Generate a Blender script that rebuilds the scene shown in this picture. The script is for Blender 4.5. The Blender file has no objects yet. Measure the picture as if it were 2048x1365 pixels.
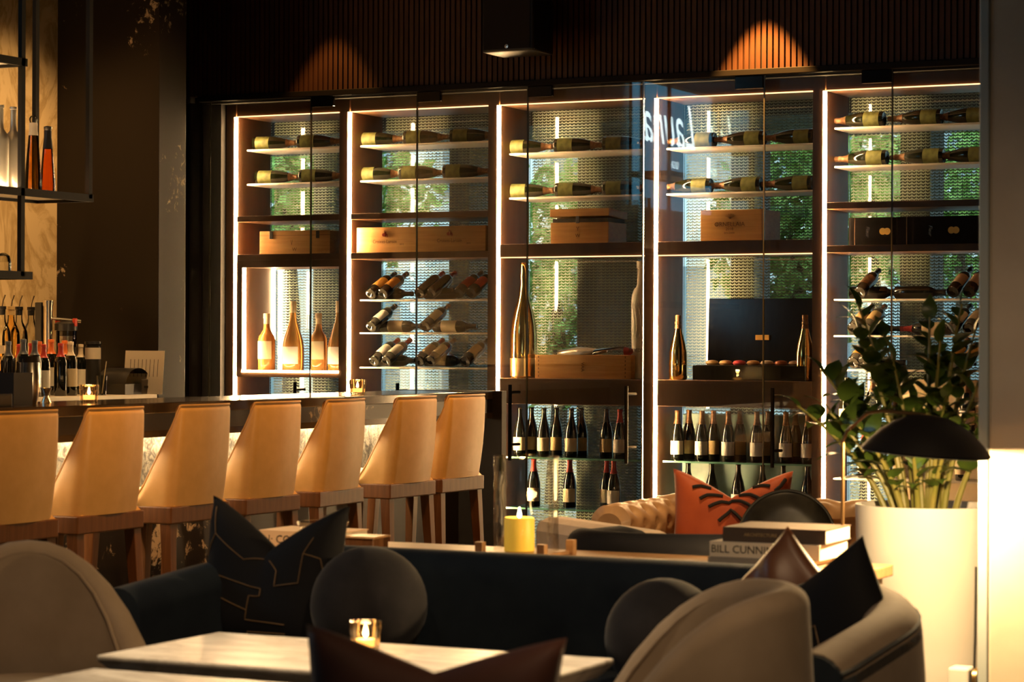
import bpy, bmesh, math, random
from mathutils import Vector, Matrix, Quaternion

# ------------------------------------------------------------------ camera
SC = bpy.context.scene
COL = SC.collection
F_PX, EYE = 4836.0, 1.35                      # 85 mm on a 36 mm sensor
YAW, PITCH, ROLL = math.radians(26.2), math.radians(0.089), 0.0041
CAM_R = Matrix.Rotation(YAW, 3, 'Z') @ Matrix.Rotation(math.pi / 2 + PITCH, 3, 'X') @ Matrix.Rotation(ROLL, 3, 'Z')
cam_d = bpy.data.cameras.new('camera')
cam_d.sensor_width = 36.0
cam_d.lens = 36.0 * F_PX / 2048.0
cam_d.clip_start, cam_d.clip_end = 0.05, 200
cam = bpy.data.objects.new('camera', cam_d)
cam.matrix_world = Matrix.Translation((0, 0, EYE)) @ CAM_R.to_4x4()
cam_d.dof.use_dof = True
cam_d.dof.focus_distance = 14.2
cam_d.dof.aperture_fstop = 6.3
COL.objects.link(cam)
SC.camera = cam

# ------------------------------------------------------------------ world, exposure
W = bpy.data.worlds.new('world'); SC.world = W; W.use_nodes = True
_bg = W.node_tree.nodes['Background']
_bg.inputs[0].default_value = (0.62, 0.78, 0.86, 1); _bg.inputs[1].default_value = 2.2
SC.view_settings.view_transform = 'Standard'; SC.view_settings.look = 'None'
SC.view_settings.gamma = 1.0; SC.view_settings.use_curve_mapping = False
SC.view_settings.exposure = 0.68
cy = SC.cycles
cy.use_denoising = True; cy.max_bounces = 8; cy.diffuse_bounces = 3; cy.glossy_bounces = 4
cy.transmission_bounces = 8; cy.transparent_max_bounces = 24; cy.sample_clamp_indirect = 4.0
cy.caustics_reflective = False; cy.caustics_refractive = False; cy.blur_glossy = 0.5

def spot(name, loc, target, power, col, angle, blend=0.6, size=0.04):
    l = bpy.data.lights.new(name, 'SPOT'); l.energy = power; l.color = col
    l.spot_size = math.radians(angle); l.spot_blend = blend; l.shadow_soft_size = size
    o = bpy.data.objects.new(name, l); o.location = loc
    o.rotation_euler = (Vector(target) - Vector(loc)).to_track_quat('-Z', 'Y').to_euler(); COL.objects.link(o)
def point(name, loc, power, col, size=0.02):
    l = bpy.data.lights.new(name, 'POINT'); l.energy = power; l.color = col; l.shadow_soft_size = size
    o = bpy.data.objects.new(name, l); o.location = loc; COL.objects.link(o)
WARM, AMBER, SOFT = (1, .62, .28), (1, .50, .16), (1, .78, .52)
# ceiling spots of the room, above the frame; those marked fill are added
for k, y_ in enumerate((7.0, 8.3, 9.6, 10.9)):
    spot('bar_downlight', (-4.3, y_ - .5, 3.75), (-5.4, y_, .85), 165, (1, .40, .065), 50, .8, .10)
spot('slat_downlight', (-4.79, 12.72, 3.72), (-4.79, 12.72, 2.4), 620, (1, .46, .10), 53, .35, .01)
spot('slat_downlight', (-7.62, 12.70, 3.78), (-7.62, 12.70, 2.4), 45, (1, .46, .10), 56, .35, .02)
spot('lounge_spot', (-2.6, 4.6, 3.75), (-2.85, 4.9, .6), 270, (1, .76, .48), 38, .9, .08)
spot('lounge_spot', (-4.4, 4.6, 3.75), (-4.1, 5.2, .6), 60, (1, .66, .36), 46, .9, .08)
spot('lounge_spot', (-.7, 3.0, 3.75), (-1.85, 5.3, 1.0), 175, (1, .68, .38), 58, .9, .10)  # added fill, brightens the camera-facing chairs and column
spot('lounge_spot', (-2.4, 2.5, 3.75), (-4.05, 5.2, .7), 120, (1, .68, .38), 34, .9, .10)  # added fill for the left tub chair
spot('lounge_spot', (-2.6, 5.9, 3.75), (-3.55, 8.05, .6), 170, (1, .70, .40), 17, .8, .06)  # added fill for the back of the beige chair
spot('console_fill_spot', (-3.3, 4.5, 3.75), (-3.97, 6.56, .74), 260, (1, .66, .34), 13, .8, .06)  # added fill for the spine of the cocktail book
spot('lounge_spot', (-3.5, 8.75, 3.75), (-3.5, 8.95, .6), 190, WARM, 42, .9, .08)
spot('pilaster_downlight', (-7.2, 10.9, 3.75), (-8.3, 11.7, 2.0), 45, AMBER, 60, .9, .08)
for y_ in (9.9, 11.0): spot('back_bar_fill_spot', (-7.6, y_, 3.75), (-8.7, y_ + .1, 1.7), 130, (1, .58, .22), 70, .9, .08)  # added fill, washes the dark marble wall

# ------------------------------------------------------------------ helpers
def ray(px, py): return CAM_R @ Vector(((px - 1024) / F_PX, -(py - 682.5) / F_PX, -1.0))
def at(px, py, x=None, y=None, z=None):       # photo pixel to the point of a room plane
    d = ray(px, py)
    t = x / d.x if x is not None else (y / d.y if y is not None else (z - EYE) / d.z)
    return Vector((0, 0, EYE)) + d * t
RND = random.Random(7)
ORD = ['first', 'second', 'third', 'fourth', 'fifth', 'sixth', 'seventh', 'eighth', 'ninth', 'tenth', 'eleventh', 'twelfth']

class G:                                       # geometry collector
    def __init__(s): s.v, s.f = [], []
    def add(s, vs, fs):
        n = len(s.v); s.v += [tuple(p) for p in vs]; s.f += [tuple(i + n for i in q) for q in fs]; return s
    def box(s, lo, hi, rot=None, c=None):
        (a, b, e), (d, g, h) = lo, hi
        vs = [Vector(p) for p in [(a,b,e),(d,b,e),(d,g,e),(a,g,e),(a,b,h),(d,b,h),(d,g,h),(a,g,h)]]
        if rot is not None:
            c = Vector(c or (0, 0, 0)); vs = [rot @ (p - c) + c for p in vs]
        return s.add(vs, [(0,3,2,1),(4,5,6,7),(0,1,5,4),(1,2,6,5),(2,3,7,6),(3,0,4,7)])
    def bar(s, p, q, w, d=None, w2=None, up=(0, 0, 1)):   # tapered square bar from p to q
        p, q = Vector(p), Vector(q); d = d or w; w2 = w2 or w; k = w2 / w
        a = (q - p).normalized(); u = Vector(up)
        if abs(a.dot(u)) > .95: u = Vector((1, 0, 0))
        r = a.cross(u).normalized(); t = r.cross(a)
        vs = [p - r*w/2 - t*d/2, p + r*w/2 - t*d/2, p + r*w/2 + t*d/2, p - r*w/2 + t*d/2]
        vs += [q - r*w/2*k - t*d/2*k, q + r*w/2*k - t*d/2*k, q + r*w/2*k + t*d/2*k, q - r*w/2*k + t*d/2*k]
        return s.add(vs, [(0,1,2,3),(4,7,6,5),(0,4,5,1),(1,5,6,2),(2,6,7,3),(3,7,4,0)])
    def lathe(s, prof, n=20, a0=0, a1=2*math.pi, c=(0, 0, 0)):
        full = abs(a1 - a0 - 2*math.pi) < 1e-6; m = n if full else n + 1; vs, fs = [], []
        for r, z in prof:
            for k in range(m):
                a = a0 + (a1 - a0) * k / n; vs.append((c[0] + r*math.cos(a), c[1] + r*math.sin(a), c[2] + z))
        for j in range(len(prof) - 1):
            for k in range(n if full else m - 1):
                k2 = (k + 1) % m; fs.append((j*m + k, j*m + k2, (j+1)*m + k2, (j+1)*m + k))
        return s.add(vs, fs)
    def tube(s, pts, r, n=8, r2=None, closed=False):
        pts = [Vector(p) for p in pts]; m = len(pts); vs, fs = [], []; prev = None
        for i, p in enumerate(pts):
            a = (pts[(i+1) % m] - pts[i-1]) if closed else (pts[min(i+1, m-1)] - pts[max(i-1, 0)])
            a.normalize()
            u = prev if prev is not None else (Vector((0, 0, 1)) if abs(a.z) < .9 else Vector((1, 0, 0)))
            e1 = (u - a * u.dot(a)).normalized(); prev = e1; e2 = a.cross(e1)
            rr = r + ((r2 if r2 is not None else r) - r) * i / max(1, m - 1)
            for k in range(n):
                t = 2*math.pi*k/n; vs.append(p + e1*rr*math.cos(t) + e2*rr*math.sin(t))
        for i in range(m if closed else m - 1):
            for k in range(n):
                i2 = (i+1) % m; fs.append((i*n+k, i*n+(k+1) % n, i2*n+(k+1) % n, i2*n+k))
        if not closed:
            fs.append(tuple(range(n-1, -1, -1))); fs.append(tuple((m-1)*n + k for k in range(n)))
        return s.add(vs, fs)
    def grid(s, fn, nu, nv):
        vs = [fn(i / nu, j / nv) for j in range(nv + 1) for i in range(nu + 1)]
        fs = [(j*(nu+1)+i, j*(nu+1)+i+1, (j+1)*(nu+1)+i+1, (j+1)*(nu+1)+i) for j in range(nv) for i in range(nu)]
        return s.add(vs, fs)
    def shell(s, path, th, zb, zt, lean=0.0, rs=4, out=1, bulge=0.0, tilt=(0, 0)):   # upholstered wall swept along a plan path
        n = len(path); P = [Vector((p[0], p[1])) for p in path]; rows = []
        for i in range(n):
            a = (P[min(i+1, n-1)] - P[max(i-1, 0)]).normalized(); nr = Vector((a.y, -a.x)) * out
            b_ = zb(i/(n-1)) if callable(zb) else zb; t_ = zt(i/(n-1)) if callable(zt) else zt
            th_ = th(i/(n-1)) if callable(th) else th
            r = th_ / 2; t_ = max(t_, b_ + r + .005); sec = [(0, b_)]
            for q in range(1, 5): sec.append((bulge * math.sin(math.pi*q/5), b_ + (t_ - r - b_) * q/5))
            sec += [(-r + r*math.cos(math.pi*q/(2*rs)), t_ - r + r*math.sin(math.pi*q/(2*rs))) for q in range(2*rs + 1)]
            sec += [(-th_, b_ + (t_ - r - b_) * q/5) for q in (4, 3, 2, 1, 0)]
            row = []
            for o_, z in sec:
                l = lean * (z - b_); p = P[i] + nr * (o_ + l) + Vector(tilt) * (z - b_); row.append((p.x, p.y, z))
            rows.append(row)
        m = len(rows[0]); vs = [p for row in rows for p in row]; fs = []
        for i in range(n - 1):
            for k in range(m):
                k2 = (k+1) % m; fs.append((i*m+k, (i+1)*m+k, (i+1)*m+k2, i*m+k2))
        fs.append(tuple(range(m))); fs.append(tuple((n-1)*m + k for k in range(m-1, -1, -1)))
        return s.add(vs, fs)
    def me(s, name, mat, smooth=False):
        m = bpy.data.meshes.new(name); m.from_pydata(s.v, [], s.f); m.materials.append(mat)
        bm = bmesh.new(); bm.from_mesh(m); bmesh.ops.recalc_face_normals(bm, faces=bm.faces); bm.to_mesh(m); bm.free()
        if smooth:
            m.polygons.foreach_set('use_smooth', [True] * len(m.polygons))
            try: m.set_sharp_from_angle(angle=math.radians(42))
            except Exception: pass
        m.update(); return m
    def ob(s, name, mat, parent=None, smooth=False, bevel=0, sub=0, loc=None):
        return put(name, s.me(name, mat, smooth), parent, bevel, sub, loc)

def put(name, me, parent=None, bevel=0, sub=0, loc=None):
    o = bpy.data.objects.new(name, me); COL.objects.link(o)
    if parent: o.parent = parent
    if loc is not None: o.location = loc
    if bevel:
        b = o.modifiers.new('bevel', 'BEVEL'); b.width = bevel; b.segments = 2; b.limit_method = 'ANGLE'
    if sub:
        u = o.modifiers.new('sub', 'SUBSURF'); u.levels = u.render_levels = sub
    return o
def tag(o, label=None, cat=None, group=None, kind=None):
    if label: o['label'] = label
    if cat: o['category'] = cat
    if group: o['group'] = group
    if kind: o['kind'] = kind
    return o
def thing(name, label, cat, loc=(0, 0, 0), rz=0, group=None):
    o = bpy.data.objects.new(name, None); o.empty_display_size = .05; o.location = loc; o.rotation_euler = (0, 0, rz)
    COL.objects.link(o); return tag(o, label, cat, group)
def struct(o): o['kind'] = 'structure'; return o
def text(s, size, mat, parent, loc, rot=(math.pi/2, 0, 0), name='lettering', shear=0, ext=.0004, sx=1):
    c = bpy.data.curves.new(name, 'FONT'); c.body = s; c.size = size; c.align_x = 'CENTER'; c.align_y = 'CENTER'
    c.extrude = ext; c.shear = shear; c.resolution_u = 2; c.materials.append(mat)
    cu = bpy.data.objects.new(name, c); me_ = bpy.data.meshes.new_from_object(cu); bpy.data.objects.remove(cu); bpy.data.curves.remove(c); me_.name = name
    if not me_.materials: me_.materials.append(mat)
    o = bpy.data.objects.new(name, me_); COL.objects.link(o); o.parent = parent; o.location = loc; o.rotation_euler = rot; o.scale = (sx, 1, 1)
    return o

# ------------------------------------------------------------------ materials
def mat(name, col=(.5, .5, .5), rough=.5, metal=0, spec=.5, coat=0, trans=0, sheen=0, emit=None, es=0, ior=1.45, sub=0):
    m = bpy.data.materials.new(name); m.use_nodes = True; b = m.node_tree.nodes['Principled BSDF']
    b.inputs['Base Color'].default_value = (*col, 1); b.inputs['Roughness'].default_value = rough
    b.inputs['Metallic'].default_value = metal; b.inputs['Specular IOR Level'].default_value = spec
    b.inputs['Coat Weight'].default_value = coat; b.inputs['Coat Roughness'].default_value = .08
    b.inputs['Transmission Weight'].default_value = trans; b.inputs['IOR'].default_value = ior
    if sheen: b.inputs['Sheen Weight'].default_value = sheen; b.inputs['Sheen Roughness'].default_value = .4
    if sub: b.inputs['Subsurface Weight'].default_value = sub; b.inputs['Subsurface Radius'].default_value = (.03, .015, .005)
    if emit: b.inputs['Emission Color'].default_value = (*emit, 1); b.inputs['Emission Strength'].default_value = es
    return m
def nt(m): t = m.node_tree; return t, t.nodes, t.links, t.nodes['Principled BSDF']
def coords(t, scale=(1, 1, 1), kind='Object'):
    c = t.nodes.new('ShaderNodeTexCoord'); mp = t.nodes.new('ShaderNodeMapping'); mp.inputs['Scale'].default_value = scale
    t.links.new(c.outputs[kind], mp.inputs[0]); return mp.outputs[0]
def ramp(t, fac, stops):
    r = t.nodes.new('ShaderNodeValToRGB'); e = r.color_ramp.elements
    while len(e) < len(stops): e.new(.5)
    for k, (p, c) in enumerate(stops): e[k].position = p; e[k].color = (*c, 1)
    t.links.new(fac, r.inputs[0]); return r.outputs[0]
def noise(t, vec, scale, detail=4, rough=.5, dist=0):
    n = t.nodes.new('ShaderNodeTexNoise'); n.inputs['Scale'].default_value = scale; n.inputs['Detail'].default_value = detail
    n.inputs['Roughness'].default_value = rough; n.inputs['Distortion'].default_value = dist
    t.links.new(vec, n.inputs['Vector']); return n.outputs['Fac']
def bump(t, b, fac, strength=.2, dist=.01):
    n = t.nodes.new('ShaderNodeBump'); n.inputs['Strength'].default_value = strength; n.inputs['Distance'].default_value = dist
    t.links.new(fac, n.inputs['Height']); t.links.new(n.outputs[0], b.inputs['Normal'])
def noisy(name, stops, scale=(1, 1, 1), ns=5, detail=5, rough=.5, dist=0, bmp=0, **kw):
    m = mat(name, stops[0][1], rough, **kw); t, n, l, b = nt(m); f = noise(t, coords(t, scale), ns, detail, .55, dist)
    l.new(ramp(t, f, stops), b.inputs['Base Color'])
    if bmp: bump(t, b, f, bmp)
    return m
def wood(name, c1, c2, scale=(1.2, 14, 14), rough=.45, **kw):
    return noisy(name, [(.3, c1), (.7, c2)], scale, 4, 6, rough, .6, .05, **kw)
def emis(name, col, s):
    m = bpy.data.materials.new(name); m.use_nodes = True; t = m.node_tree; t.nodes.clear()
    e = t.nodes.new('ShaderNodeEmission'); e.inputs[0].default_value = (*col, 1); e.inputs[1].default_value = s
    o = t.nodes.new('ShaderNodeOutputMaterial'); t.links.new(e.outputs[0], o.inputs[0]); return m
def pane(name, tint=(1, 1, 1), ior=1.5, rough=.0, boost=1.0):     # thin sheet glass: see-through with Fresnel reflection
    m = bpy.data.materials.new(name); m.use_nodes = True; t = m.node_tree; t.nodes.clear()
    a = t.nodes.new('ShaderNodeBsdfTransparent'); a.inputs[0].default_value = (*tint, 1)
    g = t.nodes.new('ShaderNodeBsdfGlossy'); g.inputs['Roughness'].default_value = rough
    f = t.nodes.new('ShaderNodeFresnel'); f.inputs[0].default_value = ior
    k = t.nodes.new('ShaderNodeMath'); k.operation = 'MULTIPLY'; k.inputs[1].default_value = boost; k.use_clamp = True
    x = t.nodes.new('ShaderNodeMixShader'); o = t.nodes.new('ShaderNodeOutputMaterial')
    t.links.new(f.outputs[0], k.inputs[0]); t.links.new(k.outputs[0], x.inputs[0]); t.links.new(a.outputs[0], x.inputs[1])
    t.links.new(g.outputs[0], x.inputs[2]); t.links.new(x.outputs[0], o.inputs[0]); return m
M = {}
M['black'] = mat('black_metal', (.010, .008, .007), .6, spec=.2)
M['blackgloss'] = mat('black_lacquer', (.008, .007, .007), .12, spec=.5)
M['bronze'] = noisy('bronze_laminate', [(.3, (.135, .068, .033)), (.7, (.18, .092, .045))], (3, 3, .4), 3, rough=.38, spec=.5)
M['header'] = noisy('dark_slat_wood', [(.3, (.055, .019, .0055)), (.7, (.075, .026, .0075))], (9, 9, .5), 6, rough=.55)
M['backing'] = mat('slat_backing', (.006, .005, .005), .8)
M['acrylic'] = mat('frosted_acrylic', (.80, .72, .60), .35)
M['led'] = emis('led_strip', (1, .60, .27), 190)
M['soft_glow'] = emis('soft_glow_line', (1, .50, .20), 2.2)
M['led_bar'] = emis('bar_led_line', (1, .66, .32), 45)
M['led_counter'] = emis('under_counter_led', (1, .68, .36), 60)
M['stepglow'] = emis('lit_bottle_step', (1, .58, .22), 38)
M['led_niche'] = emis('niche_led', (1, .62, .30), 75)
M['glass'] = pane('door_glass', (.97, .985, .975), 1.42)
M['backglass'] = pane('back_glass', (.93, .98, .95), 1.36)
M['shelfglass'] = pane('shelf_glass', (.80, .95, .90), 1.5)
M['shelfedge'] = mat('green_glass_edge', (.16, .38, .30), .15, spec=.8)
M['edge'] = mat('glass_edge', (.10, .09, .06), .2, spec=.6)
M['wine'] = mat('dark_wine_glass', (.006, .007, .005), .06, spec=.7, coat=.4)
M['champ'] = mat('green_champagne_glass', (.007, .009, .003), .06, spec=.6, coat=.2)
M['olive'] = noisy('olive_label', [(.4, (.10, .11, .028)), (.6, (.16, .165, .045))], (1, 1, 1), 30, rough=.5)
M['foil'] = noisy('bronze_foil', [(.4, (.12, .06, .03)), (.6, (.20, .11, .05))], (1, 1, 1), 60, rough=.4, metal=.4)
M['amberglass'] = mat('rose_wine_glass', (.90, .40, .10), .08, trans=.55, ior=1.3, spec=.7)
M['clear'] = pane('clear_bottle_glass', (.93, .93, .90), 1.5, .02, 1.4)
M['orangeglass'] = pane('amber_spirit_glass', (.98, .78, .40), 1.5, .02)
M['redglass'] = pane('red_spirit_glass', (.86, .36, .10), 1.5, .02)
M['frostedglass'] = noisy('frosted_white_glass', [(.4, (.55, .52, .42)), (.6, (.66, .63, .53))], (1, 1, 1), 10, rough=.4)
M['steelglass'] = mat('frosted_pewter_bottle', (.55, .50, .42), .3, metal=.6)
M['white'] = mat('white_label', (.80, .76, .68), .6)
M['cream'] = mat('cream_label', (.70, .58, .38), .6)
M['tanlabel'] = mat('tan_label', (.42, .30, .14), .6)
M['goldlabel'] = mat('gold_label', (.75, .42, .10), .35, metal=.5)
M['redcap'] = mat('red_capsule', (.40, .035, .025), .35)
M['orangecap'] = mat('orange_capsule', (.62, .14, .03), .35)
M['bluecap'] = mat('slate_capsule', (.07, .08, .11), .35)
M['creamcap'] = mat('cream_capsule', (.62, .52, .40), .4)
M['blackcap'] = mat('black_capsule', (.012, .011, .012), .35)
M['gold'] = mat('gold_mirror', (.95, .66, .24), .08, metal=1)
M['lampstem'] = mat('aged_brass', (.22, .13, .055), .35, metal=.9)
M['brass'] = mat('brushed_brass', (.75, .50, .22), .28, metal=1)
M['steel'] = mat('brushed_steel', (.62, .56, .48), .25, metal=1)
M['darksteel'] = mat('dark_steel', (.10, .09, .08), .3, metal=.8)
M['pine'] = wood('pine_box', (.58, .27, .065), (.74, .38, .11), (.8, 7, 16), .5)
M['pinedark'] = mat('branded_ink', (.20, .08, .02), .7)
M['redprint'] = mat('red_print', (.45, .06, .03), .7)
M['ink'] = mat('black_ink', (.03, .025, .02), .7)
M['walnut'] = wood('walnut_leg', (.085, .034, .012), (.145, .062, .022), (16, 16, 1.1), .42)
M['oak'] = wood('oak_console', (.30, .16, .07), (.42, .24, .11), (1.0, 12, 12), .4)
M['leather'] = noisy('cream_leather', [(.35, (.60, .385, .155)), (.65, (.66, .43, .185))], (1, 1, 1), 14, rough=.42, bmp=.03)
M['tan'] = noisy('tan_leather', [(.3, (.42, .24, .11)), (.7, (.55, .33, .16))], (1, 1, 1), 9, rough=.38, bmp=.05)
M['beige'] = noisy('beige_fabric', [(.3, (.60, .43, .28)), (.7, (.66, .49, .33))], (1, 1, 1), 30, rough=.8)
M['navy'] = noisy('navy_velvet', [(.3, (.010, .015, .024)), (.7, (.018, .026, .036))], (1, 1, 1), 7, rough=.85, sheen=.08, spec=.15)
M['grey'] = noisy('taupe_velvet', [(.3, (.21, .155, .105)), (.7, (.27, .205, .145))], (1, 1, 1), 6, rough=.85, sheen=.08, spec=.15)
M['charcoal'] = noisy('charcoal_velvet', [(.3, (.014, .013, .015)), (.7, (.034, .032, .036))], (1, 1, 1), 5, rough=.85, sheen=.15, spec=.15)
M['brownsatin'] = noisy('brown_satin', [(.3, (.10, .040, .020)), (.7, (.17, .070, .035))], (1, 1, 1), 6, rough=.42)
M['darkbrown'] = noisy('dark_brown_velvet', [(.3, (.06, .020, .013)), (.7, (.10, .034, .021))], (1, 1, 1), 6, rough=.7, sheen=.1)
M['blackcloth'] = mat('black_velvet', (.006, .006, .008), .8, spec=.25)
M['goldthread'] = mat('gold_piping', (.20, .125, .06), .5, metal=.3)
M['stripe'] = mat('black_stripe', (.012, .008, .006), .8)
M['orangevelvet'] = noisy('orange_velvet', [(.3, (.34, .050, .007)), (.7, (.50, .090, .014))], (1, 1, 1), 5, rough=.65, sheen=.15)
M['lampshade'] = mat('black_lamp_shade', (.010, .008, .008), .5)
M['blackleather'] = noisy('black_leather', [(.4, (.010, .009, .008)), (.6, (.022, .019, .014))], (1, 1, 1), 12, rough=.28, bmp=.05)
M['plaster'] = noisy('column_plaster', [(.35, (.58, .49, .38)), (.65, (.66, .57, .45))], (1, 1, 1), 3.5, 8, .85, .3, .12)
M['edgetrim'] = mat('grey_corner_trim', (.42, .47, .47), .5)
M['ceramic'] = mat('white_planter', (.80, .76, .70), .35)
M['soil'] = mat('soil', (.03, .02, .012), .9)
M['stem'] = noisy('green_stalk', [(.3, (.16, .17, .03)), (.7, (.26, .22, .06))], (1, 1, 1), 12, rough=.45)
M['leaf'] = noisy('glossy_leaf', [(.3, (.035, .070, .012)), (.7, (.085, .140, .022))], (1, 1, 1), 5, rough=.3, spec=.5)
M['curtain'] = mat('black_curtain', (.006, .005, .006), .9)
M['floor'] = noisy('dark_floor', [(.3, (.03, .022, .016)), (.7, (.05, .036, .026))], (1, 1, 1), 3, rough=.5)
M['wall'] = mat('dark_wall', (.05, .04, .032), .8)
M['ceil'] = mat('dark_ceiling', (.02, .017, .015), .9)
M['paper'] = mat('white_paper', (.72, .64, .52), .7)
M['plastic'] = mat('black_plastic', (.02, .019, .018), .35)
M['redplastic'] = mat('red_plastic', (.60, .05, .02), .4)
M['wax'] = mat('candle_wax', (.90, .62, .10), .45, sub=.6, emit=(1, .55, .05), es=.22)  # slight emission puts the flame's glow into the wax
M['flame'] = emis('flame', (1, .70, .30), 60)
M['bulb'] = emis('lamp_bulb', (1, .80, .50), 60)
M['votive'] = pane('votive_glass', (.97, .84, .66), 1.4, .08, 1.2)
M['votivewax'] = mat('glowing_wax', (.95, .75, .45), .5, emit=(1, .50, .14), es=2.2)  # emission stands in for candle light inside the cup
M['hurricane'] = pane('hurricane_glass', (.97, .955, .92), 1.45, .01, .55)
M['facade'] = noisy('pale_facade', [(.3, (.62, .70, .72)), (.7, (.72, .78, .80))], (1, 1, .3), 2, rough=.8)
M['street'] = mat('street', (.25, .26, .25), .9)
M['outdark'] = mat('dark_mullion', (.05, .04, .03), .6)
M['foliage'] = noisy('tree_leaf', [(.3, (.10, .22, .04)), (.7, (.26, .42, .10))], (1, 1, 1), 2, rough=.6)
M['bark'] = mat('bark', (.10, .07, .05), .9)
M['blue'] = emis('sign_blue', (.10, .34, .52), 3.2)
M['neon'] = emis('sign_script', (.75, .95, 1.0), 14)

def marble(name, base, vein, scale, dist, lo, hi, rough=.2, ns=2.2):
    m = mat(name, base, rough); t, n, l, b = nt(m); v = coords(t, scale)
    f1 = noise(t, v, ns, 8, .62, dist)
    a = n.new('ShaderNodeMath'); a.operation = 'SUBTRACT'; a.inputs[1].default_value = .5; l.new(f1, a.inputs[0])
    c = n.new('ShaderNodeMath'); c.operation = 'ABSOLUTE'; l.new(a.outputs[0], c.inputs[0])
    l.new(ramp(t, c.outputs[0], [(lo, vein), (hi, base)]), b.inputs['Base Color']); return m
M['marble'] = marble('white_marble', (.74, .69, .60), (.46, .41, .34), (1.2, 4, 1), 1.0, .0, .08, .32)
M['counter'] = mat('dark_polished_stone', (.030, .022, .016), .12, spec=.5)
M['quartz'] = mat('white_quartz', (.74, .66, .54), .3)
M['backlit'] = marble('cream_marble', (.56, .43, .25), (.38, .27, .13), (1, 1, .6), 1.6, .0, .07, .35, 2.6)
def blackmarble():
    m = mat('black_marble', (.02, .016, .013), .34, spec=.22); t, n, l, b = nt(m); v = coords(t)
    f1 = noise(t, v, 15, 10, .7, .6); f2 = noise(t, v, 2.2, 3, .5)
    a = n.new('ShaderNodeMath'); a.operation = 'MULTIPLY'; l.new(f1, a.inputs[0]); l.new(f2, a.inputs[1])
    l.new(ramp(t, a.outputs[0], [(.345, (.011, .008, .006)), (.385, (.28, .21, .14))]), b.inputs['Base Color']); return m
M['blackmarble'] = blackmarble()
def stone():
    m = mat('rough_stone', (.4, .36, .28), .45); t, n, l, b = nt(m); v = coords(t)
    f1 = noise(t, v, 22, 10, .75, 1.5)
    l.new(ramp(t, f1, [(.42, (.020, .019, .016)), (.50, (.11, .105, .085)), (.58, (.22, .21, .17))]), b.inputs['Base Color']); bump(t, b, f1, .4, .01); return m
M['stone'] = stone()
def screen():                                   # woven metal mesh: rows of zigzag wire with open gaps
    m = bpy.data.materials.new('woven_wire_mesh'); m.use_nodes = True; t = m.node_tree; n, l = t.nodes, t.links
    b = n['Principled BSDF']; b.inputs['Base Color'].default_value = (.50, .48, .40, 1); b.inputs['Metallic'].default_value = .25
    b.inputs['Roughness'].default_value = .45
    c = n.new('ShaderNodeTexCoord'); s = n.new('ShaderNodeSeparateXYZ'); l.new(c.outputs['Object'], s.inputs[0])
    def mth(op, a, b_=None, **k):
        q = n.new('ShaderNodeMath'); q.operation = op
        for i, z in enumerate((a, b_)):
            if z is None: continue
            if isinstance(z, (int, float)): q.inputs[i].default_value = z
            else: l.new(z, q.inputs[i])
        return q.outputs[0]
    tri = mth('PINGPONG', s.outputs['X'], .0135)                 # zigzag along x
    z = mth('ADD', s.outputs['Z'], mth('MULTIPLY', tri, .55))
    wire = mth('GREATER_THAN', mth('PINGPONG', z, .0090), .0052)    # horizontal rows
    col = mth('LESS_THAN', mth('PINGPONG', s.outputs['X'], .0135), .0014)
    k = mth('MAXIMUM', wire, col)
    tr = n.new('ShaderNodeBsdfTransparent'); x = n.new('ShaderNodeMixShader')
    l.new(k, x.inputs[0]); l.new(tr.outputs[0], x.inputs[1]); l.new(b.outputs[0], x.inputs[2])
    l.new(x.outputs[0], n['Material Output'].inputs[0]); return m
M['mesh'] = screen()
# ------------------------------------------------------------------ room shell
X0, X1, Y0, Y1, CZ = -8.70, 1.6, -2.2, 13.0, 3.80
struct(G().box((X0 - .6, Y0 - .1, -.1), (X1 + .1, 13.7, 0)).ob('floor', M['floor']))
struct(G().box((X0 - .6, Y0 - .1, CZ), (X1 + .1, 13.7, CZ + .1)).ob('ceiling', M['ceil']))
struct(G().box((X0 - .15, Y0, 0), (X0, 11.60, CZ)).ob('wall_left', M['backlit']))
struct(G().box((X1, Y0, 0), (X1 + .1, 13.7, CZ)).ob('wall_right', M['wall']))
# the street-side wall behind the camera has a wide window
g = G().box((X0, Y0 - .1, 0), (-3.0, Y0, CZ)).box((-2.2, Y0 - .1, 0), (X1, Y0, CZ)).box((-3.0, Y0 - .1, 0), (-2.2, Y0, 1.2)).box((-3.0, Y0 - .1, 2.2), (-2.2, Y0, CZ))
struct(g.ob('wall_front', M['wall']))
w1 = G()
for x_ in (-3.0, -2.62, -2.25): w1.box((x_, Y0 - .08, 1.2), (x_ + .05, Y0 - .02, 2.2))
struct(w1.ob('window_1', M['black']))
# corner of the bar wall: protruding pilaster clad in dark stone
pil = G().box((-8.85, 11.60, 0), (-7.98, 11.876, CZ)).ob('column_1', M['blackmarble'], bevel=.003); struct(pil)
struct(G().box((-9.3, 11.876, 0), (-8.70, 13.6, CZ)).ob('wall_corner', M['backing']))
# header above the wine wall: dark backing with vertical wooden slats, each its own piece
hd = G().box((-9.2, 13.0, 2.93), (X1, 13.6, CZ)).box((-8.6, 13.03, 2.882), (X1, 13.6, 2.93)).ob('wall_header', M['backing']); struct(hd)
slat_me = G().box((-.0125, -.022, 0), (.0125, .0, .87)).me('slat', M['header'])
xs = -8.90
while xs < -3.30:
    put('slat', slat_me, hd, loc=(xs, 13.0, 2.93)); xs += .0357
struct(G().box((-8.62, 12.955, 2.893), (X1, 13.02, 2.928)).ob('trim_1', M['black'], bevel=.003))
struct(G().box((-3.34, 13.05, 0), (X1, 13.15, 2.93)).ob('wall_back', M['wall']))
struct(G().box((-8.75, 13.05, 0), (-8.50, 13.6, 2.93)).ob('wall_end', M['backing']))
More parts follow.
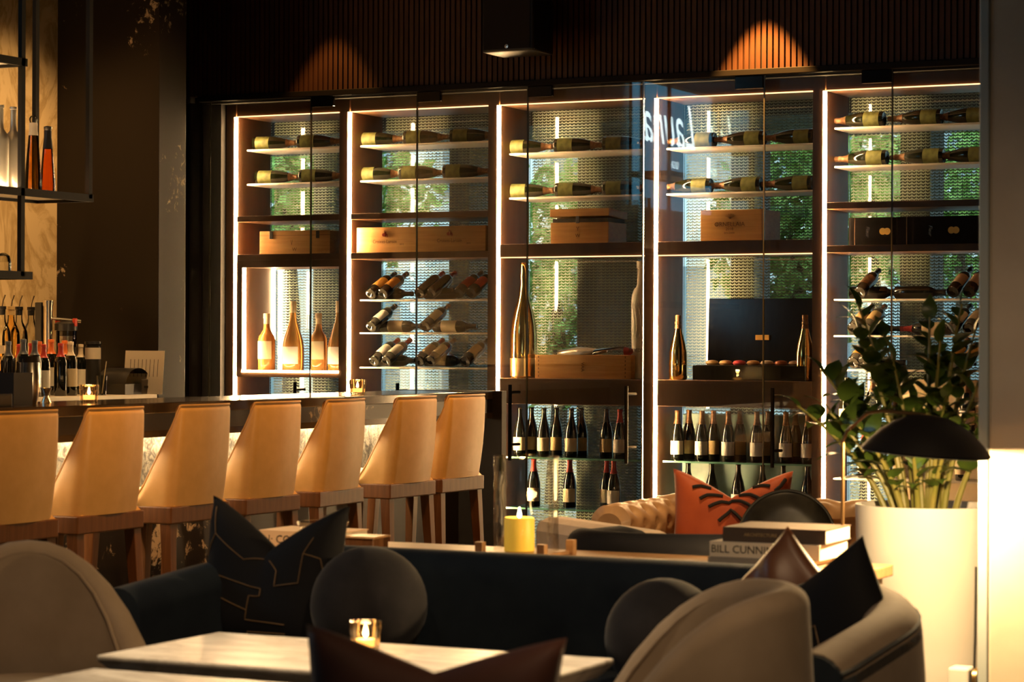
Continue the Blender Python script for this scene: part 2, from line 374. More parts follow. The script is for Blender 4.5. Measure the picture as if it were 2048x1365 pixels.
# plaster column beside the lamp, with a grey corner trim
cl = G().box((-1.897, 7.05, 0), (-1.25, 7.55, CZ)).ob('column_2', M['plaster'], bevel=.012); struct(cl)
G().box((-1.925, 7.045, 0), (-1.895, 7.09, CZ)).ob('corner_trim', M['edgetrim'], cl, bevel=.004)
# curtain in the corner between the pilaster and the wine wall
def curtain(u, v): return (-9.28 + u*.70, 12.93 + .035*math.sin(u*46), .02 + v*2.86)
tag(G().grid(curtain, 90, 1).ob('black_curtain', M['curtain'], smooth=True), 'black pleated curtain hanging beside the dark stone pilaster', 'curtain')
# ------------------------------------------------------------------ outdoors behind the mesh
struct(G().box((-30, 13.75, -.1), (20, 60, -.02)).ob('street_ground', M['street']))
fac = G().box((-26, 27, 0), (12, 27.5, 9)).ob('building_facade', M['facade']); struct(fac)
fin = G().box((-.18, -.35, 0), (.18, 0, 9)).me('fin', M['facade']); win = G().box((-.5, -.04, 0), (.5, 0, 1.7)).me('window_pane', mat('far_window', (.20, .26, .29), .2))
for k in range(24):
    put('fin', fin, fac, loc=(-25 + 1.5*k, 27, 0))
    for z_ in (.6, 3.2, 5.8): put('window_pane', win, fac, loc=(-24.25 + 1.5*k, 27, z_))
# soffit and posts of the arcade outside
struct(G().box((-12, 13.9, 2.75), (4, 15.4, 2.95)).ob('soffit', M['outdark']))
for k, (px, wpx) in enumerate(((918, 40), (1215, 120), (1485, 46), (1830, 60), (640, 26))):
    a = at(px - wpx/2, 500, y=14.6); b = at(px + wpx/2, 500, y=14.6)
    struct(G().box((a.x, 14.6, 0), (b.x, 14.9, 2.75)).ob('arcade_column', M['outdark']))
leafq = [(0, 0, 0), (.5, .3, .1), (1, 0, 0), (.5, -.3, .05)]
def tree(x, y, z, rx, rz, n, label):
    t = thing('street_tree', label, 'tree', (x, y, 0), 0, 'trees outside the window')
    G().tube([(0, 0, 0), (.05, .02, z*.6), (0, 0, z)], .09, 8, .04).ob('trunk', M['bark'], t, True)
    g = G(); r = random.Random(int(x*100) + 5)
    for _ in range(n):
        while True:
            p = Vector((r.uniform(-1, 1), r.uniform(-1, 1), r.uniform(-1, 1)))
            if p.length < 1: break
        rot = Quaternion((r.gauss(0, 1), r.gauss(0, 1), r.gauss(0, 1), r.gauss(0, 1))).normalized().to_matrix()
        c = Vector((p.x*rx, p.y*rx*.6, z + p.z*rz)); s_ = r.uniform(.09, .17)
        g.add([c + rot @ (Vector(q)*s_) for q in leafq], [(0, 1, 2, 3)])
    o = g.ob('foliage', M['foliage'], t); o['kind'] = 'stuff'
for px, py, y_, rx, rz, n, lb in ((575, 400, 17.5, .65, .5, 800, 'green street tree seen through the mesh of the narrow left cabinet'),
                                  (740, 410, 18.5, .7, .55, 700, 'green street tree seen behind the mesh above the rose-stamped boxes'),
                                  (1110, 560, 17.5, .75, 1.0, 1500, 'tall street tree seen through the mesh behind the gold bottle'),
                                  (1590, 470, 16.4, .62, .85, 1300, 'green street tree seen through mesh right of the crown-stamped box'),
                                  (1740, 400, 19.2, .85, .65, 1200, 'green street tree seen through the mesh above the black boxes'),
                                  (1915, 420, 21.5, 1.1, .85, 1600, 'wide green street tree seen beside the plaster column')):
    p = at(px, py, y=y_); tree(p.x, p.y, p.z, rx, rz, n, lb)
# ------------------------------------------------------------------ wine cabinets
S = [-8.425, -7.587, -6.544, -5.511, -4.475, -3.437]
YF, YB = 13.10, 13.52
BAY = ['narrow first', 'second', 'third', 'fourth', 'fifth']
BL = ['narrow wine cabinet bay beside the black curtain with a lit niche of rose bottles', 'wine cabinet bay with tilted bottles on thin shelves and rose-stamped boxes',
      'wine cabinet bay holding the large gold bottle and an open pine crate', 'wine cabinet bay holding the open black presentation case',
      'wine cabinet bay behind the potted plant with two black boxes']
bays = []
for i in range(5):
    x0, x1 = S[i], S[i+1] - .068
    t = thing('wine_cabinet', BL[i], 'wine cabinet', (x0, YF, 0), 0, 'wine cabinets in the glazed wall'); bays.append(t)
    w = x1 - x0
    L = lambda lo, hi, nm, m, **k: G().box(lo, hi).ob(nm, m, t, **k)
    L((-.068, 0, 0), (.004, YB - YF, 2.88), 'side_panel', M['bronze'])
    if i == 4: L((w, 0, 0), (w + .08, YB - YF, 2.88), 'side_panel', M['bronze'])
    G().box((-.008, -.001, .10), (.011, .014, 2.80)).ob('led_strip', M['led'], t)
    L((.013, .0, 2.80), (w, YB - YF, 2.88), 'top_panel', M['bronze'])
    L((.013, -.006, 2.797), (w, .0, 2.804), 'top_edge_glow', M['soft_glow'])  # emissive strip paints the front edge as lit by the side strips
    L((.013, 0, .02), (w, YB - YF, .10), 'plinth', M['bronze'])
    L((.013, YB - YF - .012, .10), (w, YB - YF, 2.80), 'back_glass', M['backglass'])
    G().add([(.013, YB - YF + .03, .10), (w, YB - YF + .03, .10), (w, YB - YF + .03, 2.80), (.013, YB - YF + .03, 2.80)], [(0, 1, 2, 3)]).ob('wire_mesh_screen', M['mesh'], t)
    def wood_shelf(z0, z1, nm='shelf', y0=0.0): L((.014, y0, z0), (w, YB - YF - .014, z1), nm, M['bronze'], bevel=.002)
    def thin(z, m='acrylic', th=.012, y0=.09): L((.03, y0, z - th/2), (w - .004, YB - YF - .014, z + th/2), 'shelf', M[m], bevel=.002)
    if i in (0, 1, 4):
        for z in (2.592, 2.372): thin(z)
        wood_shelf(2.128, 2.165); wood_shelf(1.880, 1.920)
        if i == 1:
            for z in (1.625, 1.419, 1.203): thin(z, th=.010)
        if i == 4:
            for z in (1.614, 1.407, 1.213, .87, .593): thin(z, th=.010)
            L((.30, .36, .10), (w, .40, 1.16), 'back_board', M['cream'])
        if i == 0:                                   # lit display niche
            L((.014, .0, 1.138), (.055, .40, 1.880), 'niche_side', M['bronze'])
            L((.055, .0, 1.836), (w, .40, 1.880), 'niche_top', M['bronze'])
            L((.055, .0, 1.138), (w, .40, 1.176), 'niche_floor', M['bronze'])
            G().box((.055, .01, 1.176), (.072, .022, 1.836)).ob('led_strip', M['led_niche'], t)
            G().box((.055, .37, 1.176), (.067, .385, 1.836)).ob('led_strip', M['led_niche'], t)
            L((.055, -.004, 1.168), (w, .004, 1.182), 'led_strip', M['led_niche'])
    else:
        for z in (2.509, 2.240): thin(z)
        wood_shelf(1.880, 1.958)
        L((.014, -.004, 1.874), (w, .004, 1.880), 'shelf_led_line', M['soft_glow'])
        L((.014, .0, .993), (w, .40, 1.148), 'drawer', M['bronze'], bevel=.003)
        L((.03, .062, .662), (w - .004, .40, .672), 'glass_shelf', M['shelfglass']); L((.03, .056, .6615), (w - .004, .062, .6725), 'glass_edge', M['shelfedge'])
        L((.03, .062, .355), (w - .004, .40, .365), 'glass_shelf', M['shelfglass']); L((.03, .056, .3545), (w - .004, .062, .3655), 'glass_edge', M['shelfedge'])
        if i == 2: L((w - .14, .30, .37), (w, .40, .98), 'side_board', M['cream'])
        if i == 3: L((.02, .385, .37), (w, .40, .94), 'frosted_panel', mat('frosted_green_glass', (.34, .52, .48), .35))
# ------------------------------------------------------------------ glass doors
J = [-8.553, -7.801, -7.048, -6.297, -5.548, -4.799, -4.044, -3.29]
DL = ['narrow-view glass door in front of the rose bottle niche', 'glass door in front of the left rose-stamped box', 'glass door with a tall handle nearest the end of the bar',
      'glass door in front of the open pine crate', 'glass door reflecting the blue sign', 'glass door in front of the right half of the black case', 'glass door beside the plaster column']
FIT = [None, 1, 1, 1, None, -1, -1]
HD = {0: -7.869, 1: -7.140, 2: -6.374, 3: -5.618, 5: -4.718}
for k in range(7):
    a, b = J[k], J[k+1]; t = thing('glass_door', DL[k], 'glass door', (a, 13.0, 0), 0, 'glass doors of the wine wall'); w = b - a
    G().box((.003, -.006, .03), (w - .003, .006, 2.892)).ob('pane', M['glass'], t)
    G().box((w - .0035, -.0065, .03), (w - .0005, .0065, 2.892)).ob('pane_edge', M['edge'], t)
    G().box((.0005, -.0065, .03), (.0035, .0065, 2.892)).ob('pane_edge', M['edge'], t)
    if FIT[k] == 1: G().box((.005, -.016, 2.83), (.165, .016, 2.892)).ob('patch_fitting', M['blackgloss'], t, bevel=.003)
    if k == 4: G().box((w - .175, -.016, 2.82), (w - .004, .016, 2.892)).ob('patch_fitting', M['blackgloss'], t, bevel=.003)
    if k == 5: G().box((w - .175, -.016, 2.82), (w - .004, .016, 2.892)).ob('patch_fitting', M['blackgloss'], t, bevel=.003)
    if k in HD:
        hx = HD[k] - a
        h = G().tube([(hx, -.07, .66), (hx, -.07, 1.112)], .011, 10).ob('handle', M['black'], t, True)
        for z in (.755, 1.066): G().tube([(hx, -.07, z), (hx + .03, -.0, z)], .009, 8).ob('standoff', M['darksteel'], h, True)
# ------------------------------------------------------------------ bottles
def prof_part(prof, z0, z1, e=.0007):
    out = []
    for (r1, a), (r2, b) in zip(prof, prof[1:]):
        if b < z0 or a > z1: continue
        def rr(z): return r1 if b - a < 1e-6 else r1 + (r2 - r1)*(z - a)/(b - a)
        lo, hi = max(a, z0), min(b, z1)
        if not out: out.append((rr(lo) + e, lo))
        out.append((rr(hi) + e, hi))
    return out
PR = {
 'champagne': [(0, .012), (.022, .004), (.040, 0), (.044, .006), (.0445, .05), (.0445, .125), (.043, .15), (.037, .185), (.028, .220), (.019, .250), (.0155, .275), (.0175, .278), (.0175, .287), (.0145, .290), (.015, .312), (.012, .318), (0, .319)],
 'burgundy': [(0, .010), (.020, .003), (.036, 0), (.0395, .005), (.040, .06), (.040, .125), (.038, .150), (.031, .185), (.022, .215), (.016, .240), (.0142, .262), (.0142, .280), (.0158, .281), (.0158, .291), (.014, .294), (0, .295)],
 'bordeaux': [(0, .010), (.020, .003), (.034, 0), (.0372, .005), (.0375, .08), (.0375, .185), (.036, .200), (.030, .216), (.020, .230), (.0155, .242), (.0140, .262), (.0140, .280), (.0158, .281), (.0158, .297), (.014, .299), (0, .300)],
 'rose': [(0, .014), (.030, .004), (.052, 0), (.056, .008), (.056, .10), (.056, .20), (.050, .222), (.034, .245), (.024, .262), (.0195, .290), (.0185, .335), (.021, .336), (.021, .364), (.019, .368), (0, .369)],
 'rosemagnum': [(0, .014), (.035, .004), (.064, 0), (.069, .010), (.071, .08), (.070, .145), (.064, .190), (.052, .235), (.038, .275), (.027, .310), (.021, .345), (.0185, .375), (.021, .378), (.021, .440), (.019, .446), (0, .447)],
 'goldbig': [(0, .010), (.05, .002), (.076, 0), (.082, .010), (.083, .15), (.082, .26), (.075, .33), (.060, .40), (.042, .46), (.030, .51), (.024, .56), (.022, .60), (.025, .602), (.025, .625), (.022, .645), (.022, .690), (.018, .70), (0, .70)],
 'goldsmall': [(0, .008), (.030, .002), (.050, 0), (.054, .008), (.054, .10), (.052, .16), (.043, .21), (.030, .26), (.020, .30), (.0165, .325), (.019, .327), (.019, .340), (.016, .343), (.017, .375), (.013, .38), (0, .381)],
 'frosted': [(0, .006), (.03, .001), (.060, 0), (.063, .008), (.063, .25), (.063, .46), (.060, .50), (.046, .535), (.032, .55), (.028, .57), (.028, .66), (.032, .662), (.032, .70), (0, .702)],
 'tallclear': [(0, .008), (.025, .002), (.038, 0), (.0415, .006), (.0415, .12), (.0415, .245), (.036, .268), (.024, .286), (.0165, .296), (.0150, .33), (.0145, .395), (.018, .397), (.018, .408), (0, .409)],
 'taper': [(0, .006), (.028, .001), (.041, 0), (.043, .006), (.041, .07), (.034, .16), (.027, .24), (.0215, .295), (.0195, .31), (.0195, .345)],
 'liquor': [(0, .008), (.022, .002), (.036, 0), (.039, .005), (.039, .16), (.036, .19), (.026, .215), (.017, .232), (.0145, .25), (.0145, .285), (.017, .287), (.017, .30), (0, .301)],
}
MC = {}
def bmesh_part(key, fn):
    if key not in MC: MC[key] = fn()
    return MC[key]
def orient(o, d, spin=0):
    o.rotation_mode = 'QUATERNION'; q = Vector((0, 0, 1)).rotation_difference(Vector(d).normalized())
    o.rotation_quaternion = q @ Quaternion((0, 0, 1), spin)
def bottle(kind, glass, loc, label, group, d=None, lab=None, cap=None, spin=0, name='wine_bottle', cat='bottle', scale=1.0):
    """lab=(material,z0,z1,half angle), cap=(material,z0,z1)"""
    t = thing(name, label, cat, loc, 0, group)
    if d is not None: orient(t, d, spin)
    elif spin: t.rotation_euler = (0, 0, spin)
    if scale != 1: t.scale = (scale,)*3
    pr = PR[kind]
    put('glass_body', bmesh_part((kind, glass), lambda: G().lathe(pr, 24).me('glass_body', M[glass], True)), t)
    if lab:
        m, z0, z1, ha = lab
        put('paper_label', bmesh_part((kind,) + lab, lambda: G().lathe(prof_part(pr, z0, z1, .0009), 16, -math.pi/2 - ha, -math.pi/2 + ha).me('paper_label', M[m], True)), t)
    if cap:
        m, z0, z1 = cap
        put('capsule', bmesh_part((kind, 'cap') + cap, lambda: G().lathe(prof_part(pr, z0, z1, .0009), 16).me('capsule', M[m], True)), t)
    return t
CH = [  # bay, shelf z, base pixels, +1 neck to the right
 (0, 2.592, (508, 597), 1), (0, 2.372, (513, 601), 1), (1, 2.592, (720, 809, 902), 1), (1, 2.372, (716, 800, 888), 1),
 (2, 2.509, (1013, 1110, 1207), 1), (2, 2.240, (1017, 1112, 1207), 1), (3, 2.509, (1432, 1531, 1630), -1), (3, 2.240, (1425, 1525, 1628), -1),
 (4, 2.592, (1770, 1885, 1978), -1), (4, 2.372, (1776, 1890, 1982), -1)]
for bi, z, pxs, sgn in CH:
    row = 'top' if z > 2.5 else 'lower'
    for k, px in enumerate(pxs):
        p = at(px, 300, y=13.285)
        if sgn > 0: d = (.97, .17, 0)
        else: d = (-.99, .03, 0)
        if p.x + .33*d[0] > S[bi+1] - .075: d = (.80, .40, 0)
        bottle('champagne', 'champ', (p.x, 13.285 if sgn > 0 else 13.27, z + .006 + .0452), f'{ORD[k]} champagne bottle lying on the {row} shelf of the {BAY[bi]} wine bay',
               'champagne bottles on the acrylic shelves', d, ('olive', .022, .115, 1.9), ('foil', .225, .316), spin=RND.uniform(-.3, .3))
# rose bottles in the lit niche
for k, (px, kd) in enumerate(((533, 'rose'), (586, 'rosemagnum'), (637, 'rose'), (679, 'rosemagnum'))):
    p = at(px, 738, z=1.178); p = at(px, 735, y=13.24)
    big = kd == 'rosemagnum'
    bottle(kd, 'amberglass', (p.x if k < 3 else min(p.x, -7.735), 13.24, 1.177), [f'shorter rose wine bottle nearest the vertical light strip in the niche', 'tall rose magnum bottle left of the glass door joint',
           'shorter rose wine bottle between the two magnums', 'tall rose magnum bottle at the right end of the niche'][k], 'rose bottles in the lit niche', lab=('white', .045, .155, 1.0) if big else ('cream', .075, .19, 1.15),
           cap=('cream', .372, .447) if big else ('cream', .30, .369))
# wine bottles tilted on the thin shelves: (bay, shelf z, base pixel, label, capsule, word)
TL = [(1, 1.625, 741, 'goldlabel', 'blackcap'), (1, 1.625, 765, 'goldlabel', 'blackcap'), (1, 1.625, 838, None, 'redcap'), (1, 1.625, 862, None, 'redcap'), (1, 1.625, 916, 'redprint', 'foil'), (1, 1.625, 942, 'redprint', 'foil'),
      (1, 1.419, 742, 'white', 'blackcap'), (1, 1.419, 850, 'cream', 'foil'), (1, 1.203, 748, 'white', 'redcap'), (1, 1.203, 772, 'white', 'redcap'), (1, 1.203, 838, 'cream', 'redcap'), (1, 1.203, 861, 'cream', 'foil'), (1, 1.203, 930, 'tanlabel', 'blackcap'),
      (4, 1.614, 1719, 'foil', 'blackcap'), (4, 1.614, 1905, 'cream', 'blackcap'), (4, 1.614, 1937, 'cream', 'blackcap'),
      (4, 1.407, 1706, 'tanlabel', 'foil'), (4, 1.407, 1732, 'tanlabel', 'foil'), (4, 1.407, 1905, 'cream', 'blackcap'), (4, 1.407, 1937, 'cream', 'blackcap'),
      (4, 1.213, 1706, 'goldlabel', 'foil'), (4, 1.213, 1725, 'goldlabel', 'foil'), (4, 1.213, 1901, 'goldlabel', 'foil'), (4, 1.213, 1932, 'goldlabel', 'blackcap')]
SH = {1.625: 'upper thin', 1.419: 'middle thin', 1.203: 'lower thin', 1.614: 'upper thin', 1.407: 'middle thin', 1.213: 'lower thin'}
cnt = {}
for bi, z, px, lb, cp in TL:
    k = cnt[(bi, z)] = cnt.get((bi, z), -1) + 1
    p = at(px, 600, y=13.215); d = Vector((.10, .86, .44)).normalized()
    bottle('bordeaux', 'wine', (p.x, 13.215, z + .006 + .0375*math.cos(math.asin(d.z)) + .001), f'{ORD[k]} tilted wine bottle on the {SH[z]} shelf of the {BAY[bi]} wine bay',
           'tilted wine bottles on thin shelves', d, (lb, .06, .165, 1.2) if lb else None, (cp, .225, .299))
LY = [(1, 1.625, 742, 'blackcap', None), (1, 1.625, 850, 'blackcap', None), (1, 1.419, 762, 'blackcap', 'cream'), (1, 1.419, 868, 'blackcap', 'cream'), (1, 1.203, 752, 'blackcap', None), (1, 1.203, 850, 'blackcap', None),
      (4, 1.614, 1700, 'blackcap', None), (4, 1.614, 1790, 'blackcap', None), (4, 1.407, 1700, 'blackcap', None), (4, 1.407, 1800, 'redcap', 'cream'), (4, 1.213, 1712, 'blackcap', None), (4, 1.213, 1850, 'blackcap', None)]
cnt = {}
for bi, z, px, cp, lb in LY:
    k = cnt[(bi, z)] = cnt.get((bi, z), -1) + 1
    p = at(px, 600, y=13.40); d = (1, 0, 0)
    if (bi, z, px) == (4, 1.407, 1800): p.x += .30; d = (-1, 0, 0)
    bottle('bordeaux', 'wine', (p.x, 13.41, z + .006 + .0385), f'{ORD[k]} dark wine bottle lying behind on the {SH[z]} shelf of the {BAY[bi]} wine bay',
           'wine bottles lying behind the tilted ones', d, (lb, .06, .165, 1.4) if lb else None, (cp, .225, .299))
# standing bottles on the glass shelves
ST = [(2, .673, 1040, 13.24, 'cream', None, 'front'), (2, .673, 1088, 13.24, 'cream', None, 'front'), (2, .673, 1143, 13.24, 'cream', None, 'front'), (2, .673, 1063, 13.36, 'tanlabel', None, 'back'), (2, .673, 1113, 13.36, 'tanlabel', None, 'back'),
      (2, .673, 1163, 13.36, 'tanlabel', None, 'back'), (2, .673, 1213, 13.28, 'tanlabel', 'blackcap', 'front'), (2, .673, 1240, 13.24, 'white', 'redcap', 'front'),
      (2, .366, 1068, 13.26, 'cream', 'redcap', 'lower'), (2, .366, 1140, 13.28, 'cream', 'redcap', 'lower'), (2, .366, 1214, 13.34, 'cream', 'redcap', 'lower'), (2, .366, 1228, 13.25, 'white', 'redcap', 'lower')]
ST += [(3, .673, px, 13.23, 'white', 'foil', 'front') for px in (1355, 1404, 1457, 1514, 1572, 1616)]
ST += [(3, .673, px, 13.36, 'tanlabel', 'foil', 'back') for px in (1378, 1427, 1480, 1536, 1591)]
ST += [(3, .366, px, 13.30, 'white', None, 'lower') for px in (1377, 1424, 1477, 1525, 1567, 1615)]
cnt = {}
for bi, z, px, y_, lb, cp, rw in ST:
    k = cnt[(bi, rw)] = cnt.get((bi, rw), -1) + 1
    p = at(px, 850, y=y_)
    bay = 'gold bottle' if bi == 2 else 'black case'
    lab_t = {'front': f'{ORD[k]} standing wine bottle from the left in the front row below the {bay}', 'back': f'{ORD[k]} standing wine bottle from the left in the back row below the {bay}',
             'lower': f'{ORD[k]} wine bottle from the left on the lowest glass shelf below the {bay}'}[rw]
    bottle('burgundy', 'wine', (p.x, y_, z), lab_t, 'standing wine bottles on glass shelves', lab=(lb, .035, .115, 1.35) if lb else None, cap=(cp, .215, .295) if cp else None)
# large display bottles
p = at(1047, 750, y=13.22)
t = bottle('goldbig', 'gold', (p.x, 13.22, 1.149), 'very large mirror gold champagne bottle beside the open pine crate', None, cap=None); t['category'] = 'bottle'
G().lathe(prof_part(PR['goldbig'], .01, .12, .0012), 24).ob('gold_band', M['brass'], t, True)
p = at(1356, 750, y=13.2); bottle('goldsmall', 'gold', (p.x, 13.2, 1.149), 'gold champagne bottle standing left of the black presentation case', 'gold bottles beside the black case', cap=('foil', .30, .38))
p = at(1622, 750, y=13.2); bottle('goldsmall', 'gold', (min(p.x, -4.62), 13.2, 1.149), 'gold champagne bottle at the right end of the black presentation case', 'gold bottles beside the black case', cap=('foil', .30, .38))
p = at(1290, 750, y=13.2)
t = bottle('frosted', 'frostedglass', (min(p.x, -5.66), 13.25, 1.149), 'tall frosted white spirit bottle standing right of the pine crate', None)
text('BELVEDERE', .030, M['ink'], t, (.0, -.0640, .17), sx=.75)
for a0 in (-.5, -.2, .15, .45):
    G().tube([(.064*math.sin(a0 + .15*math.sin(q)), -.064*math.cos(a0 + .15*math.sin(q)), .25 + q*.05) for q in range(5)], .0015, 5).ob('tree_print', M['steel'], t)
# ------------------------------------------------------------------ boxes on the wooden shelves
def crate(label, pl, pr, y_, z, h, dep, group, kind='pine'):
    a, b = at(pl, 480, y=y_), at(pr, 480, y=y_); w = b.x - a.x
    t = thing('wooden_wine_box', label, 'box', (a.x, y_, z), 0, group)
    return t, w
GB = 'pine wine boxes on the wooden shelves'
t, w = crate('pine wine box with two metal clasps on the shelf above the rose niche', 519, 660, 13.16, 1.921, .150, .3, GB)
G().box((0, 0, 0), (w, .30, .148)).ob('body', M['pine'], t, bevel=.003); G().box((0, -.001, .118), (w, .0, .120)).ob('lid_line', M['pinedark'], t)
for fx in (.17, .83):
    G().box((w*fx - .012, -.006, .098), (w*fx + .012, 0, .145)).ob('clasp', M['darksteel'], t, bevel=.002)
text('W', .032, M['pinedark'], t, (w*.5, -.0006, .028)); text('V', .05, M['pinedark'], t, (w*.46, -.0006, .07), sx=.5)
for k, (pl, pr, lb) in enumerate(((713, 834, 'left pine wine box stamped with a red rose and lettering'), (834.5, 972, 'right pine wine box stamped with a faded red rose'))):
    t, w = crate(lb, pl, pr, 13.15, 1.921, .155, .3, GB)
    G().box((0, 0, 0), (w - .003, .30, .158)).ob('body', M['pine'], t, bevel=.003)
    for q in range(7):                       # rose petals
        a = q*2.4; r = .0035*q
        G().lathe([(0, 0), (.012, .0003)], 7).ob('rose_petal', M['redprint'], t, loc=(w*.48 + r*math.cos(a)*.8, -.0012, .112 + r*math.sin(a)*.8)).rotation_euler = (math.pi/2, 0, a)
    text('Croixes-Laroze' if k == 0 else 'Croixes-Laroze', .032, M['pinedark'], t, (w*.47, -.0007, .068), sx=.85)
    text('2015' if k == 0 else '2015', .016, M['pinedark'], t, (w*.75, -.0007, .05))
t, w = crate('pine wine box with its lid slightly ajar on the third bay shelf', 1101, 1217, 13.14, 1.959, .19, .26, GB)
G().box((0, 0, 0), (w, .27, .125)).ob('body', M['pine'], t, bevel=.003)
lid = G().box((-.003, -.004, .148), (w + .003, .274, .195), Matrix.Rotation(-.045, 3, 'X'), (0, .27, .15)).ob('lid', M['pine'], t, bevel=.003)
G().box((.01, .01, .124), (w - .01, .26, .150)).ob('inner_liner', M['ink'], t)
G().box((w*.48 - .011, -.012, .12), (w*.48 + .011, -.004, .162)).ob('clasp', M['darksteel'], t, bevel=.002)
text('Y', .036, M['pinedark'], t, (w*.47, -.0007, .085)); text('W', .03, M['pinedark'], t, (w*.47, -.0007, .045))
t, w = crate('pine wine box branded with a crown and ORNELLAIA lettering', 1401, 1525, 13.14, 1.959, .18, .3, GB)
G().box((0, 0, 0), (w, .30, .180)).ob('body', M['pine'], t, bevel=.003)
for q in range(7):
    a = (q - 3)*.32; G().bar((w*.48, 0, .128), (w*.48 + .035*math.sin(a), 0, .128 + .030*math.cos(a)), .004, .001).ob('crown_spike', M['pinedark'], t, loc=(0, -.0008, 0))
text('ORNELLAIA', .036, M['pinedark'], t, (w*.47, -.0007, .095)); text('2018', .024, M['pinedark'], t, (w*.47, -.0007, .068)); text('BOLGHERI', .014, M['pinedark'], t, (w*.47, -.0007, .045))
# open pine crate beside the gold bottle
a, b = at(1070, 735, y=13.13), at(1262, 735, y=13.13); w = b.x - a.x
t = thing('open_pine_crate', 'open pine crate holding bottles beside the large gold bottle', 'crate', (a.x, 13.13, 1.149))
for lo, hi in (((0, 0, 0), (w, .012, .142)), ((0, .24, 0), (w, .252, .142)), ((0, .012, 0), (.014, .24, .142)), ((w - .014, .012, 0), (w, .24, .142))): G().box(lo, hi).ob('board', M['pine'], t, bevel=.002)
G().box((.014, .012, 0), (w - .014, .24, .01)).ob('base_board', M['pine'], t)
text('VAA', .030, M['pinedark'], t, (w*.5, -.0007, .07), rot=(math.pi/2, math.pi/2, 0))
for q in range(6):
    for e in (.02, w - .04): G().box((e, -.001, .008 + q*.023), (e + .006, 0, .020 + q*.023)).ob('finger_joint', M['pinedark'], t)
p = Vector((a.x, 13.13, 1.149))
bottle('champagne', 'steelglass', p + Vector((.10, .14, .125)), 'grey wrapped bottle lying in the open pine crate', None, (.97, -.02, .14))
bottle('liquor', 'clear', p + Vector((.36, .08, .135)), 'clear bottle with a red capsule lying in the open pine crate', None, (.98, 0, .12), cap=('redcap', .20, .30))
# black presentation case, open
a, b = at(1372, 745, y=13.14), at(1598, 745, y=13.14); w = b.x - a.x
t = thing('presentation_case', 'open black lacquered presentation case with a small gold plate', 'case', (a.x + .04, 13.14, 1.149))
G().box((0, 0, 0), (w, .24, .085)).ob('case_body', M['blackgloss'], t, bevel=.004)
G().box((.015, .015, .082), (w - .015, .225, .088)).ob('case_lining', M['ink'], t)
lid = G().box((.0, .235, .08), (w, .265, .48), Matrix.Rotation(-.06, 3, 'X'), (0, .24, .08)).ob('case_lid', M['blackgloss'], t, bevel=.004)
G().box((w*.5 - .042, .225, .235), (w*.5 + .042, .2275, .265)).ob('gold_plate', M['goldlabel'], lid)
cc = [(.55, .34, .12), (.52, .30, .12), (.50, .05, .06), (.50, .28, .10), (.55, .42, .28), (.42, .12, .05), (.40, .20, .1)]
for q, c in enumerate(cc):
    tag(G().lathe([(0, 0), (.032, .0), (.040, .010), (.034, .022), (.015, .028), (0, .029)], 14).ob('sweet_tin', mat('tin_%d' % q, c, .35), None, True, loc=(a.x + .12 + q*(w - .14)/6.5, 13.25, 1.149 + .088)),
        f'{ORD[q]} small round coloured tin from the left inside the black case', 'tin', 'round tins inside the black case')
# black boxes with gold seals in the last bay
for q, (pl, pr, lb) in enumerate(((1697, 1790, 'black gift box with a gold seal cut by the glass door edge'), (1791, 1960, 'black gift box with a gold seal beside the plaster column'))):
    a, b = at(pl, 470, y=13.2), at(pr, 470, y=13.2); w = b.x - a.x - .004
    t = thing('black_gift_box', lb, 'box', (a.x, 13.2, 1.921), 0, 'black gift boxes')
    G().box((0, 0, 0), (w, .25, .160)).ob('body', M['blackgloss'], t, bevel=.003)
    sx = w*(.80 if q == 0 else .70)
    sl = G()
    for e in (-.014, .012): sl.lathe([(0, 0), (.020, .0004)], 14, c=(e, 0, 0))
    o = sl.ob('gold_seal', M['goldlabel'], t, loc=(sx, -.0012, .08)); o.rotation_euler = (math.pi/2, 0, 0)
    G().box((w*.13, -.001, 0), (w*.14, 0, .16)).ob('edge_line', M['foil'], t)
    text('Fleur', .03, M['steel'], t, (w*.42, -.0007, .08), rot=(math.pi/2, math.pi/2, 0), shear=.3)
# bottles and decanters low in the last bay, seen between the leaves
for q, (px, kd, z, lb, cp) in enumerate(((1692, 'burgundy', .877, 'cream', None), (1745, 'liquor', .877, None, 'foil'), (1790, 'burgundy', .877, None, 'foil'), (1935, 'champagne', .877, 'white', 'foil'), (1730, 'burgundy', .60, 'white', 'redcap'), (1925, 'burgundy', .60, 'cream', 'redcap'))):
    p = at(px, 850, y=13.26)
    bottle(kd, 'clear' if kd == 'liquor' else 'wine', (p.x, 13.26, z), f'{ORD[q]} small bottle half hidden behind the leafy potted plant', 'bottles behind the plant', lab=(lb, .035, .115, 1.3) if lb else None, cap=(cp, .215, .29) if cp else None)
# ------------------------------------------------------------------ loudspeaker under the header
t = thing('loudspeaker', 'black box loudspeaker mounted in front of the slatted header', 'loudspeaker', (-6.18, 12.62, 3.04))
G().box((-.165, -.14, 0), (.165, .14, .42)).ob('cabinet', M['plastic'], t, bevel=.012)
G().box((-.15, -.146, .015), (.15, -.14, .405)).ob('grille', M['black'], t, bevel=.004)
G().box((-.03, .14, .15), (.03, .36, .25)).ob('bracket', M['black'], t)
G().lathe([(0, 0), (.012, .0), (.012, .003), (0, .004)], 12).ob('badge', M['steel'], t, loc=(.0, -.148, .03)).rotation_euler = (math.pi/2, 0, 0)
